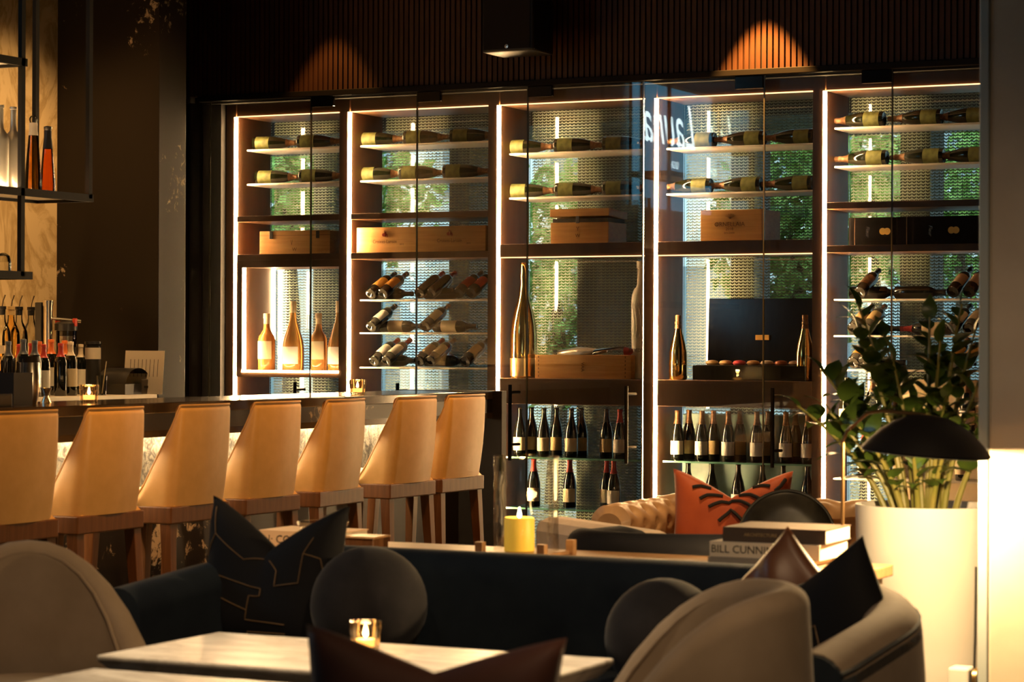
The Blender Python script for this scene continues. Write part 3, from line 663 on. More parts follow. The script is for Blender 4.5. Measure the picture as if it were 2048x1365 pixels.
# ------------------------------------------------------------------ backlit blue sign on the bar wall (only its mirror image is seen)
t = thing('blue_sign', 'backlit blue sign with white script mirrored in the glass doors', 'sign', (-8.69, 5.0, 2.62))
G().box((-.005, -.98, 0), (.03, .98, 1.14)).ob('sign_face', M['blue'], t)
text('Launa', .60, M['neon'], t, (.034, .05, .78), rot=(math.pi/2, 0, math.pi/2), name='script', shear=.35, sx=.9)
text('LIGHT', .10, M['neon'], t, (.034, .0, .42), rot=(math.pi/2, 0, math.pi/2))
# ------------------------------------------------------------------ bar
BX = -5.82
t = thing('bar_counter', 'long bar with dark polished top and light stone front behind the stools', 'bar', (BX, 0, 0))
G().box((-.53, 6.2, 1.055), (0, 11.598, 1.10)).ob('counter_top', M['counter'], t, bevel=.004)
G().box((-.16, 6.2, .984), (-.004, 11.60, 1.056)).ob('front_fascia', M['blackmarble'], t)
G().box((-.03, 6.2, .955), (-.004, 11.60, .984)).ob('fascia_lip', M['counter'], t)
G().box((-.15, 6.2, .962), (-.125, 11.20, .975)).ob('under_counter_led', M['led_counter'], t)
for k in range(6):
    G().box((-.42, 6.2 + k*.9 + .002, .70), (-.20, 6.2 + (k+1)*.9 - .002, .985)).ob('stone_panel', M['stone'], t, bevel=.002)
    G().box((-.42, 6.2 + k*.9 + .002, .12), (-.205, 6.2 + (k+1)*.9 - .002, .698)).ob('dark_stone_panel', M['blackmarble'], t, bevel=.002)
G().box((-.40, 6.2, 0), (-.26, 11.6, .12)).ob('toe_kick', M['black'], t)
G().box((-.53, 11.60, 0), (.052, 11.66, 1.102)).ob('end_panel', M['black'], t, bevel=.003)
G().tube([(-.12, 6.3, .22), (-.12, 11.4, .22)], .022, 10).ob('foot_rail', M['brass'], t, True)
for y_ in (7.5, 9.5, 11.3): G().tube([(-.22, y_, .22), (-.12, y_, .22)], .014, 8).ob('rail_bracket', M['brass'], t, True)
# back bar
t = thing('back_bar', 'white topped back bar counter in front of the lit marble wall', 'counter', (-8.67, 0, 0))
G().box((.0, 7.0, 1.005), (.69, 11.595, 1.058)).ob('worktop', M['quartz'], t, bevel=.004)
G().box((.02, 7.0, 0), (.64, 11.59, 1.005)).ob('cabinet_front', M['wall'], t)
G().box((.0, 7.0, 1.058), (.22, 11.10, 1.17)).ob('bottle_step', M['acrylic'], t, bevel=.004)
G().box((.005, 7.0, 1.170), (.06, 11.08, 1.173)).ob('lit_step_top', M['stepglow'], t)
G().box((.062, 7.0, 1.17), (.068, 11.10, 1.192)).ob('step_glow_guard', M['black'], t)  # added lip, keeps the lit strip out of the glass door reflections
# bar stools
def stool_parts():
    R_ = .05; hw, dp = .205, .165
    pth = []
    for k in range(5): pth.append((-dp + .12*k/4, -hw - .012 + .012*k/4))     # near wing, front to back
    for k in range(1, 8):
        a = -math.pi/2 + (math.pi/2)*k/8; pth.append((-.045 + R_*math.cos(a), -hw + R_ + R_*math.sin(a)))
    for k in range(9): pth.append((.005 + .012*math.sin(math.pi*k/8), -hw + R_ + (2*hw - 2*R_)*k/8))
    for k in range(1, 8):
        a = (math.pi/2)*k/8; pth.append((-.045 + R_*math.cos(a), hw - R_ + R_*math.sin(a)))
    for k in range(5): pth.append((-.045 - .12*k/4, hw + .012*k/4))
    n = len(pth)
    def top(u):
        x = pth[min(n-1, int(round(u*(n-1))))][0]
        f = max(0, min(1, (-x - .012)/.150)); return 1.105 - .385*f
    g = G().shell(pth, .055, .70, top, -.03, 4, 1, .008, (.13, 0))
    return g, pth, top
sg, spth, stop = stool_parts()
ME_shell = sg.me('back_shell', M['leather'], True)
pp = [(x + .10*(stop(i/(len(spth)-1)) - .70)*0, y, stop(i/(len(spth)-1))) for i, (x, y) in enumerate(spth)]
def pipe_pts():
    P = [Vector((p[0], p[1])) for p in spth]; out = []; n = len(P)
    for i in range(n):
        a = (P[min(i+1, n-1)] - P[max(i-1, 0)]).normalized(); nr = Vector((a.y, -a.x)); z = stop(i/(n-1)); z = max(z, .735)
        q = P[i] + nr*(-.03*(z - .70) - .006) + Vector((.13*(z - .70), 0)); out.append((q.x, q.y, z - .002))
    return out
ME_pipe = G().tube(pipe_pts(), .0042, 6).me('piping', M['leather'], True)
def cushion(u, v):
    a = 2*u - 1; b = 2*v - 1; e = (1 - a**8)*(1 - b**8); return (-.21 + a*.215, b*.205, .70 + .055*e**.3)
ME_seat = G().grid(cushion, 14, 14).me('seat_cushion', M['leather'], True)
ME_apron = G().box((-.42, -.215, .632), (.012, .215, .702)).me('seat_apron', M['walnut'])
ME_legs = [G().bar((x_, y_, .633), (x_*1.0 + (.035 if x_ > -.1 else -.03), y_*1.12, 0), .048, .048, .030).me('leg', M['walnut']) for x_, y_ in ((-.022, -.185), (-.022, .185), (-.385, -.185), (-.385, .185))]
ME_str = [G().box((-.40, -.20, .22), (-.385, .20, .25)).me('footrest', M['brass']), G().box((-.39, -.202, .30), (-.0, -.188, .33)).me('stretcher', M['walnut']), G().box((-.39, .188, .30), (-.0, .202, .33)).me('stretcher', M['walnut'])]
SY = [7.27, 7.82, 8.43, 8.985, 9.56, 10.225, 10.735]
for k, y_ in enumerate(SY):
    lab_ = ['cream leather bar stool cut by the left edge of the photo', 'second cream leather bar stool from the left', 'third cream leather bar stool from the left', 'fourth cream leather bar stool, in the middle of the row',
            'fifth cream leather bar stool from the left', 'sixth cream leather bar stool, next to last along the bar', 'last cream leather bar stool, nearest the end of the bar'][k]
    t = thing('bar_stool', lab_, 'bar stool', (-5.445, y_ - .225, 0), RND.uniform(-.03, .03) + (.05 if k == 4 else 0), 'bar stools in a row along the bar')
    bs_ = put('back_shell', ME_shell, t); put('piping', ME_pipe, bs_); put('seat_cushion', ME_seat, t); put('seat_apron', ME_apron, t, bevel=.006)
    for m_ in ME_legs: put('leg', m_, t, bevel=.003)
    for m_ in ME_str: put(m_.name.split('.')[0], m_, t)
# votive candles
def votive(p, label, s=1.0, r=.040, h=.075):
    t = thing('votive_candle', label, 'candle', p, 0, 'ribbed glass votive candles'); g = G(); n = 40
    prof = [(r*.80, 0), (r*.86, .004), (r*.92, h*.4), (r, h*.7), (r, h), (r*.93, h), (r*.93, h*.7), (r*.84, .012), (0, .012)]
    vs, fs = [], []
    for j, (q, z) in enumerate(prof):
        for k in range(n):
            a = 2*math.pi*k/n; rr = q*(1 + (.045*(k % 2) if j < 5 else 0)); vs.append((rr*math.cos(a), rr*math.sin(a), z))
    for j in range(len(prof) - 1):
        for k in range(n): fs.append((j*n+k, j*n+(k+1) % n, (j+1)*n+(k+1) % n, (j+1)*n+k))
    g.add(vs, fs).ob('glass_cup', M['votive'], t)
    G().lathe([(0, .013), (r*.66, .013), (r*.66, h*.40), (0, h*.40)], 16).ob('wax', M['votivewax'], t)
    G().lathe([(0, 0), (.0045, .004), (.006, .010), (.004, .019), (.0008, .030)], 10).ob('flame', M['flame'], t, True, loc=(0, 0, h*.40 + .004))
    point('candle_light', Vector(p) + Vector((0, 0, h*.40 + .045)), .55, (1, .55, .20), .012)
p = at(715, 790, z=1.10); votive((p.x, p.y, 1.1005), 'ribbed votive candle on the bar between two cabinet light strips')
p = at(178, 806, z=1.10); votive((p.x, p.y, 1.1005), 'ribbed votive candle on the bar above the second stool')
# things on the bar, far left
def onbar(px, x): p = at(px, 800, x=x); return Vector((x, p.y, 1.1005))
p = onbar(57, -6.10)
t = thing('cocktail_shaker', 'brushed metal cocktail shaker tin with a black band on the bar', 'shaker', p)
G().lathe([(0, 0), (.034, 0), (.040, .02), (.046, .08), (.047, .12), (.044, .165), (.041, .19), (.038, .19), (.036, .02), (0, .015)], 24).ob('tin', M['steel'], t, True)
G().lathe([(.0425, .168), (.0435, .168), (.0425, .195), (.0405, .195)], 24).ob('black_band', M['black'], t, True)
p = onbar(92, -6.15)
t = thing('jigger', 'small steel jigger beside the shaker on the bar', 'jigger', p)
G().lathe([(0, .002), (.022, 0), (.021, .006), (.010, .028), (.010, .030), (.024, .062), (.023, .062), (.009, .034), (0, .033)], 20).ob('cup', M['steel'], t, True)
p = onbar(18, -6.08)
t = thing('straw_caddy', 'black bar caddy full of straws at the left end of the bar', 'caddy', p)
for lo, hi in (((-.07, -.06, 0), (.07, -.054, .13)), ((-.07, .054, 0), (.07, .06, .13)), ((-.07, -.054, 0), (-.064, .054, .13)), ((.064, -.054, 0), (.07, .054, .13)), ((-.064, -.054, 0), (.064, .054, .006))): G().box(lo, hi).ob('side', M['plastic'], t)
for k in range(26):
    x_, y_ = RND.uniform(-.055, .055), RND.uniform(-.045, .045)
    G().tube([(x_, y_, .007), (x_ + RND.uniform(-.006, .006), y_ + RND.uniform(-.006, .006), .165 + RND.uniform(0, .03))], .003, 6).ob('straw', M['black'], t)
p = onbar(6, -5.93)
t = thing('menu_holder', 'small black framed card holder at the front edge of the bar', 'card holder', p)
G().box((-.006, -.05, 0), (.006, .05, .05)).ob('frame', M['plastic'], t, bevel=.002); G().box((.0062, -.042, .008), (.0072, .042, .042)).ob('card', M['ink'], t)
# wine bottles on the back bar
WB = [(16, 'bluecap', None), (38, 'redcap', None), (46, 'bluecap', None), (62, 'redcap', None), (69, 'bluecap', None), (78, 'orangecap', None), (87, 'redcap', 'white'), (102, 'orangecap', 'white'), (121, 'redcap', None), (129, 'orangecap', 'cream'), (141, 'creamcap', 'cream'), (161, 'creamcap', 'white')]
nm = {'bluecap': 'slate', 'redcap': 'red', 'orangecap': 'orange', 'creamcap': 'cream'}
for k, (px, cp, lb) in enumerate(WB):
    x_ = (-8.06, -8.22)[k % 2] if px < 120 else (-8.10, -8.26)[k % 2]
    p = at(px, 780, x=x_)
    bottle('bordeaux', 'wine', (x_, p.y, 1.0585), f'{ORD[k]} wine bottle from the left on the back bar, with {nm[cp]} capsule', 'wine bottles on the back bar', lab=(lb, .05, .15, 1.1) if lb else None, cap=(cp, .222, .30), spin=.9, scale=(1.0, .95, 1.04, .97, 1.02)[k % 5])
# spirit bottles on the lit step
LQ = [(4, 'clear', 'blackcap', None), (22, 'orangeglass', 'tanlabel', None), (38, 'clear', 'blackcap', None), (62, 'clear', 'blackcap', 'white')]
for k, (px, gl, cp, lb) in enumerate(LQ):
    p = at(px, 660, x=-8.56)
    t = bottle('liquor', gl, (-8.56, p.y, 1.1705), f'{ORD[k]} spirit bottle with a pour spout from the left on the lit step', 'spirit bottles on the lit step', lab=(lb, .03, .14, 1.2) if lb else None, cap=(cp, .262, .301), spin=1.1, scale=1.28, name='spirit_bottle')
    G().tube([(0, 0, .30), (.004, 0, .325), (.014, 0, .350)], .004, 6).ob('pour_spout', M['steel'], t)
    if lb:
        text('BACARDI', .020, M['ink'], t, (.036, -.020, .10), rot=(math.pi/2, 0, 1.1)); o = G().lathe([(0, 0), (.011, .0004)], 14).ob('red_emblem', M['redprint'], t, loc=(.036, -.019, .128)); o.rotation_euler = (math.pi/2, 0, 1.1)
for k, px in enumerate((3, 15)):
    p = at(px, 720, x=-8.30); bottle('taper', 'orangeglass', (-8.30, p.y, 1.0585), ['orange liqueur bottle glowing at the left edge of the back bar', 'orange liqueur bottle beside the glowing one on the back bar'][k], 'orange liqueur bottles', cap=('creamcap', .29, .345), name='spirit_bottle', scale=.8)
# draught tap with a bottle rack arm
p = at(95, 780, x=-8.36)
t = thing('draught_tap', 'steel draught tap tower with a side arm behind the wine bottles', 'tap', (-8.36, p.y, 1.0585))
G().lathe([(0, 0), (.05, 0), (.05, .01), (.028, .02), (.026, .02), (.026, .50), (.030, .50), (.030, .53), (0, .535)], 18).ob('tower', M['steel'], t, True)
G().box((-.075, -.022, .10), (-.030, .022, .52)).ob('back_plate', M['plastic'], t, bevel=.004)
G().tube([(0, .0, .43), (.14, .12, .415)], .010, 8).ob('side_arm', M['steel'], t, True)
p = at(132, 780, x=-8.30)
t = thing('bar_blender', 'clear jug with a black lid and red tabs on the back bar', 'jug', (-8.30, p.y, 1.0585))
G().lathe([(0, .004), (.050, 0), (.052, .01), (.060, .36), (.057, .36), (.049, .012), (0, .01)], 20).ob('jug', M['clear'], t, True)
G().lathe([(0, .365), (.066, .362), (.066, .40), (.05, .412), (0, .414)], 20).ob('lid', M['plastic'], t, True)
for s_ in (-1, 1): G().box((s_*.060 - .010, -.012, .385), (s_*.060 + .010, .012, .43)).ob('red_tab', M['redplastic'], t, bevel=.003)
G().lathe([(.053, .20), (.0545, .33)], 12, -math.pi*.7, -.0).ob('paper_label', M['paper'], t, True)
# card printer, paper sheet, canister
p = at(245, 788, x=-8.10)
t = thing('receipt_printer', 'dark rounded receipt printer at the right end of the back bar', 'printer', (-8.10, p.y, 1.0585))
def prn(u, v):
    a = math.pi*u; return (-.09 + .20*v, -.13*math.cos(a), .15*math.sin(a)**.7)
G().grid(prn, 18, 1).box((-.09, -.13, 0), (.11, .13, .06)).ob('housing', M['plastic'], t, True)
G().box((.105, .03, .0), (.115, .12, .085)).ob('front_panel', mat('grey_plastic', (.12, .10, .08), .5), t, bevel=.004)
G().box((.112, .05, .035), (.118, .09, .048)).ob('paper_slot', M['ink'], t)
p = at(270, 788, y=11.42)
t = thing('paper_sheet', 'printed paper sheet leaning behind the receipt printer', 'paper', (p.x, 11.50, 1.0585))
G().box((-.14, .0, 0), (.13, .002, .25), Matrix.Rotation(-.10, 3, 'X')).ob('sheet', M['paper'], t)
for k in range(8): G().box((-.10 + k*.027, -.002, .10), (-.098 + k*.027, -.001, .20), Matrix.Rotation(-.10, 3, 'X')).ob('print_line', M['ink'], t)
p = at(186, 785, x=-8.20)
t = thing('canister', 'dark canister with a white label behind the wine bottles', 'canister', (-8.20, p.y, 1.0585))
G().lathe([(0, 0), (.045, 0), (.045, .27), (.04, .28), (.048, .285), (.048, .30), (0, .302)], 20).ob('body', M['plastic'], t, True)
G().lathe([(.0458, .20), (.0458, .265)], 14, -2.6, .3).ob('paper_label', M['paper'], t, True)
p = at(204, 786, x=-8.02)
t = thing('tumbler_glass', 'clear glass with a straw in front of the dark canister', 'glass', (-8.02, p.y, 1.0585))
G().lathe([(0, .006), (.024, 0), (.031, .11), (.0295, .11), (.023, .008), (0, .008)], 18).ob('cup', M['clear'], t, True); G().tube([(0, 0, .01), (.015, .02, .19)], .003, 6).ob('straw', M['cream'], t)
# ------------------------------------------------------------------ hanging rack above the bar
RX = -7.0
t = thing('hanging_rack', 'black metal hanging rack with lit shelves above the bar', 'rack', (RX, 0, 0))
def fr(z, y1, nm): 
    G().box((-.02, 7.6, z - .018), (0, y1, z + .018)).ob('rail', M['black'], t); G().box((-.34, 7.6, z - .018), (-.32, y1, z + .018)).ob('rail', M['black'], t); G().box((-.32, y1 - .02, z - .018), (-.02, y1, z + .018)).ob('end_rail', M['black'], t)
    G().box((-.32, 7.6, z - .004), (-.02, y1 - .02, z + .004)).ob('shelf', M['acrylic'], t)
fr(2.052, 9.625, 'a'); fr(2.655, 9.105, 'b'); fr(1.664, 9.150, 'c')
for y_, z0 in ((9.60, 2.05), (9.075, 1.66)):
    G().box((-.022, y_ - .014, z0), (.0, y_ + .014, CZ)).ob('post', M['black'], t); G().box((-.342, y_ - .014, z0), (-.32, y_ + .014, CZ)).ob('post', M['black'], t)
G().box((-.31, 8.0, 2.058), (-.295, 9.50, 2.066)).ob('shelf_led', M['led_bar'], t); G().box((-.040, 8.0, 2.058), (-.028, 9.50, 2.064)).ob('shelf_led', M['led_bar'], t)  # front strip is added behind the rail to light the bottles
def onrack(px, x=-7.16): p = at(px, 390, x=x); return (x, p.y, 2.0565)
bottle('tallclear', 'steelglass', onrack(26), 'tall pewter coloured bottle left of the rack post', 'spirit bottles on the hanging rack', name='spirit_bottle')
bottle('tallclear', 'steelglass', onrack(0), 'tall pewter coloured bottle cut by the left photo edge on the rack', 'spirit bottles on the hanging rack', name='spirit_bottle')
t = bottle('taper', 'orangeglass', onrack(66), 'tall tapered amber tequila bottle on the hanging rack', 'spirit bottles on the hanging rack', cap=('creamcap', .285, .345), name='spirit_bottle')
G().lathe([(0, 0), (.016, .0), (.020, .012), (.020, .022), (.012, .034), (0, .036)], 14).ob('stopper', M['clear'], t, True, loc=(0, 0, .345))
G().lathe([(0, .008), (.037, .008), (.036, .06), (.028, .20), (.021, .285), (0, .286)], 18).ob('spirit', M['orangeglass'], t, True)
t = bottle('taper', 'redglass', onrack(95), 'tapered dark red spirit bottle at the right end of the hanging rack', 'spirit bottles on the hanging rack', cap=('blackcap', .25, .345), name='spirit_bottle', scale=.92)
G().lathe([(0, 0), (.018, .0), (.022, .008), (.022, .020), (.010, .024), (0, .025)], 14).ob('stopper', M['darksteel'], t, True, loc=(0, 0, .345))
p = at(6, 548, x=-7.16)
t = thing('upturned_glass', 'upturned clear glass on the lower rack shelf', 'glass', (-7.16, p.y, 1.669))
G().lathe([(.036, 0), (.038, .0), (.038, .06), (.030, .09), (.012, .102), (0, .104), (0, .101), (.028, .088), (.036, .06)], 20).ob('bowl', M['clear'], t, True)
# ------------------------------------------------------------------ lounge: marble tables
def table(label, x0, y0, x1, y1, z):
    t = thing('marble_table', label, 'table', ((x0+x1)/2, (y0+y1)/2, 0), 0, 'marble topped lounge tables'); w, d = (x1-x0)/2, (y1-y0)/2
    G().box((-w, -d, z - .012), (w, d, z)).ob('table_top', M['marble'], t, bevel=.004)
    vs = [(-w, -d, z-.012), (w, -d, z-.012), (w, d, z-.012), (-w, d, z-.012), (-w+.03, -d+.03, z-.045), (w-.03, -d+.03, z-.045), (w-.03, d-.03, z-.045), (-w+.03, d-.03, z-.045)]
    G().add(vs, [(0,1,5,4),(1,2,6,5),(2,3,7,6),(3,0,4,7),(4,5,6,7)]).ob('bevelled_edge', M['marble'], t)
    G().lathe([(0, 0), (.22, 0), (.22, .012), (.03, .02), (.03, z-.05), (.12, z-.045), (0, z-.044)], 20).ob('pedestal', M['black'], t, True)
    return t
table('white marble lounge table with a lit votive in front of the navy sofa', -3.43, 4.735, -2.315, 5.262, .606)
table('white marble table corner at the bottom left edge of the photo', -3.30, 3.95, -2.62, 4.545, .606)
p = at(731, 1303, z=.606); votive((p.x, p.y, .6065), 'ribbed votive candle glowing on the marble lounge table', 1, .0365, .072)
# ------------------------------------------------------------------ navy sofa
def arc(cx, cy_, r, a0, a1, n): return [(cx + r*math.cos(math.radians(a0 + (a1-a0)*k/n)), cy_ + r*math.sin(math.radians(a0 + (a1-a0)*k/n))) for k in range(n+1)]
t = thing('navy_sofa', 'navy velvet sofa with curved arms in front of the console', 'sofa', (0, 0, 0))
xl, xr, yb, yf, rc = -4.05, -1.72, 6.40, 5.15, .40
rr = .75
pth = [(xl, 5.60 + (yb - rc - 5.60)*k/5) for k in range(5)] + arc(xl + rc, yb - rc, rc, 180, 90, 8) + [(xl + rc + (xr - xl - rc - rr)*k/9, yb) for k in range(1, 9)] + arc(xr - rr, yb - rr, rr, 90, 0, 14) + [(xr, yb - rr - (yb - rr - yf)*k/5) for k in range(1, 6)]
n_ = len(pth)
def sofa_top(u):
    x, y = pth[min(n_-1, int(round(u*(n_-1))))]
    z = .742; f = max(0, (6.35 - y)/1.13); return z - .085*min(1, f)**1.1 - (.025 if x < -3.6 and y < 6.3 else 0)
G().shell(pth, .15, .10, sofa_top, .02, 5, -1, .012).ob('back_and_arms', M['navy'], t, True)
def edge_pts(pa, top, th, off, dz, out=-1):
    P = [Vector(p) for p in pa]; o_ = []; n = len(P)
    for i in range(n):
        a = (P[min(i+1, n-1)] - P[max(i-1, 0)]).normalized(); nr = Vector((a.y, -a.x))*out; q = P[i] + nr*off; o_.append((q.x, q.y, top(i/(n-1)) + dz))
    return o_
G().tube(edge_pts(pth, sofa_top, .15, .002, -.040)[16:], .006, 6).ob('piping', M['navy'], t, True)
i0 = 28
G().shell([(p[0], p[1]) for p in pth[i0:-1]] + [(xr, yf + .02)], .158, .10, lambda u: sofa_top((i0 + u*(n_ - 1 - i0))/(n_ - 1)) + .004, .02, 5, -1, .016).ob('lamplit_arm_shell', M['grey'], t, True)  # taupe shell over the navy arm, lamp light put into its colour
G().box((xl + .16, 5.30, .10), (xr - .16, 6.24, .30)).ob('seat_base', M['navy'], t, bevel=.02)
for k in range(2):
    a = xl + .16 + k*1.015
    G().box((a + .005, 5.28, .30), (a + 1.01, 6.22, .44)).ob('seat_cushion', M['navy'], t, bevel=.04)
for x_, y_ in ((xl + .1, 5.5), (xr - .1, 5.4), (xl + .2, 6.2), (xr - .2, 6.2)): G().lathe([(0, 0), (.018, 0), (.026, .10), (0, .10)], 12).ob('foot', M['black'], t, loc=(x_, y_, 0))
# ------------------------------------------------------------------ cushions
ce = 1.4
def pillow_geo(w, h, th, chop=.0, nu=28, nv=28, crease=.0):
    vs = []; fs = []; N = nu + 1
    for s_ in (1, -1):
        for j in range(nv + 1):
            for i in range(nu + 1):
                a = 2*i/nu - 1; b = 2*j/nv - 1
                x = a*w/2*(1 - .07*(1 - b*b)*abs(a)); z = b*h/2*(1 - .07*(1 - a*a)*abs(b))
                f = max(0., (1 - a**4)*(1 - b**4))**.55
                tb = (b + 1)/2
                if chop: z -= chop*(1 - abs(a))**ce*tb**2.2; f *= (1 - .55*(1 - abs(a))**2*tb**2)
                y = s_*th/2*f
                y += crease*math.sin(9*a*(1-b) + 3*b)*f*th
                vs.append((x, y, z + h/2))
    K = N*(nv + 1)
    for j in range(nv):
        for i in range(nu):
            p = j*N + i; fs.append((p, p+1, p+N+1, p+N)); fs.append((K+p, K+p+N, K+p+N+1, K+p+1))
    g = G().add(vs, fs); return g
def surf(w, h, th, chop, a, b, off=.002):
    x = a*w/2*(1 - .07*(1 - b*b)*abs(a)); z = b*h/2*(1 - .07*(1 - a*a)*abs(b)); f = max(0., (1 - a**4)*(1 - b**4))**.55; tb = (b+1)/2
    if chop: z -= chop*(1 - abs(a))**ce*tb**2.2; f *= (1 - .55*(1 - abs(a))**2*tb**2)
    return (x, -th/2*f - off, z + h/2)
def pillow(label, loc, w, h, th, chop, mt, rot, group=None, lines=None, lm=None, lr=.0025, crease=0, lname='gold_piping'):
    t = thing('throw_pillow', label, 'cushion', loc, 0, group); t.rotation_euler = rot
    me = pillow_geo(w, h, th, chop, crease=crease).me('cover', M[mt], True)
    bm = bmesh.new(); bm.from_mesh(me); bmesh.ops.remove_doubles(bm, verts=bm.verts, dist=.0008); bm.to_mesh(me); bm.free()
    cv = put('cover', me, t)
    for ln in lines or []:
        pts = []
        for (a0, b0), (a1, b1) in zip(ln, ln[1:]):
            for k in range(6): pts.append(surf(w, h, th, chop, a0 + (a1-a0)*k/6, b0 + (b1-b0)*k/6))
        pts.append(surf(w, h, th, chop, *ln[-1]))
        G().tube(pts, lr, 6).ob(lname, M[lm], cv)
    return t
GL = [[(-.85, .9), (-.75, .55), (-.25, .35), (0, .55)], [(-.75, .55), (-.9, .2)], [(.1, .45), (.25, .2), (.25, -.05), (.6, -.02), (.62, .4), (.72, .62)], [(.62, .4), (.85, .3), (.95, -.05)],
      [(-.8, .0), (.05, -.08), (.05, -.2), (-.1, -.22), (-.12, -.6), (.45, -.62)], [(-.6, -.3), (-.12, -.45)], [(-.6, -.3), (-.65, -.9)], [(.45, -.75), (-.1, -.78), (-.15, -.95)], [(-.9, -.6), (-.85, -.92), (-.3, -.92)]]
pillow('black velvet pillow with gold stitched lines at the left of the navy sofa', (-3.79, 6.06, .44), .49, .45, .16, .125, 'blackcloth', (-.14, .03, -.05), 'sofa throw pillows', GL, 'goldthread', .0016)
pillow('black velvet pillow with gold lines at the right arm of the sofa', (-1.915, 5.86, .42), .42, .40, .15, .02, 'blackcloth', (-.12, -.50, -.20), 'sofa throw pillows', [[(-.6, .3), (.1, .2), (.05, -.3)], [(.05, -.3), (-.5, -.5)], [(.05, -.3), (.6, -.45)]], 'goldthread', .0012)
pillow('brown satin pillow standing on its point behind the right black pillow', (-2.315, 6.05, .45), .40, .40, .12, .0, 'brownsatin', (-.10, .785, -.12), 'sofa throw pillows', crease=.10)
pillow('dark brown velvet pillow with a chopped top at the bottom of the photo', (-2.09, 3.90, .405), .475, .425, .17, .062, 'darkbrown', (.06, .045, .42), None)
pillow('orange velvet pillow with black tiger stripes on the tan leather sofa', (-3.475, 9.02, .44), .49, .42, .15, .10, 'orangevelvet', (-.20, 0, .16), None,
       [[(-.62, .72), (-.48, .84), (-.32, .90)], [(-.48, .50), (-.36, .66), (-.12, .84)], [(-.32, .36), (-.12, .62), (.05, .72), (.20, .60), (.42, .34)], [(.16, .84), (.36, .70), (.56, .48)], [(.38, .91), (.52, .86), (.68, .76)], [(-.14, .06), (.05, .40), (.28, .02)], [(.78, .62), (.86, .70), (.92, .84)], [(.72, .40), (.86, .36)], [(.0, -.65), (.1, -.72), (.2, -.80)]], 'stripe', .0075, lname='stripe')
def ball(label, loc, r):
    t = thing('ball_cushion', label, 'cushion', loc, 0, 'round velvet ball cushions'); g = G()
    g.lathe([(r*math.sin(math.pi*k/20), r - r*math.cos(math.pi*k/20)) for k in range(21)], 32).ob('cover', M['charcoal'], t, True)
    return t
ball('charcoal velvet ball cushion behind the lit table candle', (-3.42, 6.03, .436), .168)
ball('charcoal velvet ball cushion at the right half of the navy sofa', (-2.41, 5.80, .436), .155)
# ------------------------------------------------------------------ taupe tub chairs
def tub(label, loc, rz, zt=.80, r=.31, prof=(2.43, 2.3)):
    t = thing('tub_chair', label, 'armchair', loc, rz, 'taupe velvet tub chairs')
    pa = [(.30 - .08*k, -r) for k in range(4)] + arc(0, 0, r, -90, -270, 18) + [(.06 + .08*k, r) for k in range(4)]
    n = len(pa)
    def top(u):
        x = pa[min(n-1, int(round(u*(n-1))))][0]; return zt - min(zt - .46, prof[0]*max(0, x + r)**prof[1])
    tb_ = G().shell(pa, .085, .20, top, .06, 5, 1, .01).ob('tub_back', M['grey'], t, True)
    G().lathe([(0, .22), (.245, .22), (.255, .25), (.255, .40), (.23, .44), (0, .45)], 28).ob('seat_cushion', M['grey'], t, True)
    G().tube(edge_pts(pa, top, .085, .028, -.03, 1), .005, 6).ob('piping', M['grey'], tb_, True)
    for x_, y_ in ((.2, -.2), (.2, .2), (-.2, -.2), (-.2, .2)): G().bar((x_, y_, .22), (x_*1.1, y_*1.1, 0), .032, .032, .02).ob('leg', M['walnut'], t)
    return t
tub('taupe velvet tub chair at the left edge beside the marble table', (-4.0, 5.20, 0), math.radians(-54), .80, .31, (1.9, 1.08))
tub('taupe velvet tub chair seen from behind at the right of the table', (-2.035, 4.88, 0), math.radians(204), .83, .272)
# low chair that carries the dark brown pillow
t = thing('low_chair', 'low dark chair below the chopped brown pillow', 'chair', (-2.05, 3.80, 0), .42)
G().box((-.30, -.28, .22), (.30, .30, .405)).ob('seat', M['navy'], t, bevel=.03); G().box((-.30, -.34, .22), (.30, -.24, .64)).ob('backrest', M['navy'], t, bevel=.03)
for x_, y_ in ((-.25, -.25), (.25, -.25), (-.25, .25), (.25, .25)): G().bar((x_, y_, .225), (x_, y_, 0), .035, .035, .022).ob('leg', M['walnut'], t)
# ------------------------------------------------------------------ console behind the sofa and the things on it
CZT = .70
t = thing('console_table', 'long oak console table behind the navy sofa', 'console', (-3.14, 6.72, 0))
G().box((-1.08, -.25, CZT - .035), (.98, .25, CZT)).ob('table_top', M['oak'], t, bevel=.004)
for x_ in (-1.03, .93):
    for y_ in (-.21, .21): G().box((x_ - .022, y_ - .022, 0), (x_ + .022, y_ + .022, CZT - .035)).ob('leg', M['oak'], t)
def book(label, loc, w, d, h, cover, rz=0, title=None, tm='ink', group='books on the console', ts=.03, tx=0):
    t = thing('book', label, 'book', loc, rz, group); c = M[cover]
    G().box((-w/2 + .004, -d/2 + .004, .003), (w/2 - .003, d/2 - .003, h - .003)).ob('pages', M['paper'], t)
    G().box((-w/2, -d/2, 0), (w/2, d/2, .003)).ob('cover', c, t); G().box((-w/2, -d/2, h - .003), (w/2, d/2, h)).ob('cover', c, t); G().box((-w/2, -d/2, .003), (w/2, -d/2 + .003, h - .003)).ob('spine', c, t)
    if title: text(title, ts, M[tm], t, (tx, -d/2 - .0006, h/2))
p = at(622, 1090, y=6.62)
M['peach'] = mat('peach_cover', (.74, .50, .29), .6); M['darkcover'] = mat('umber_cover', (.075, .05, .035), .5); M['palecover'] = mat('pale_cover', (.80, .70, .54), .6); M['greycover'] = mat('grey_cover', (.30, .27, .23), .6)
book('peach cocktail book with black lettering under the glass ashtray', (p.x - .015, 6.66, CZT + .0005), .29, .20, .056, 'peach', 0, '·|· COCKTAIL', 'ink', ts=.036, tx=-.01)
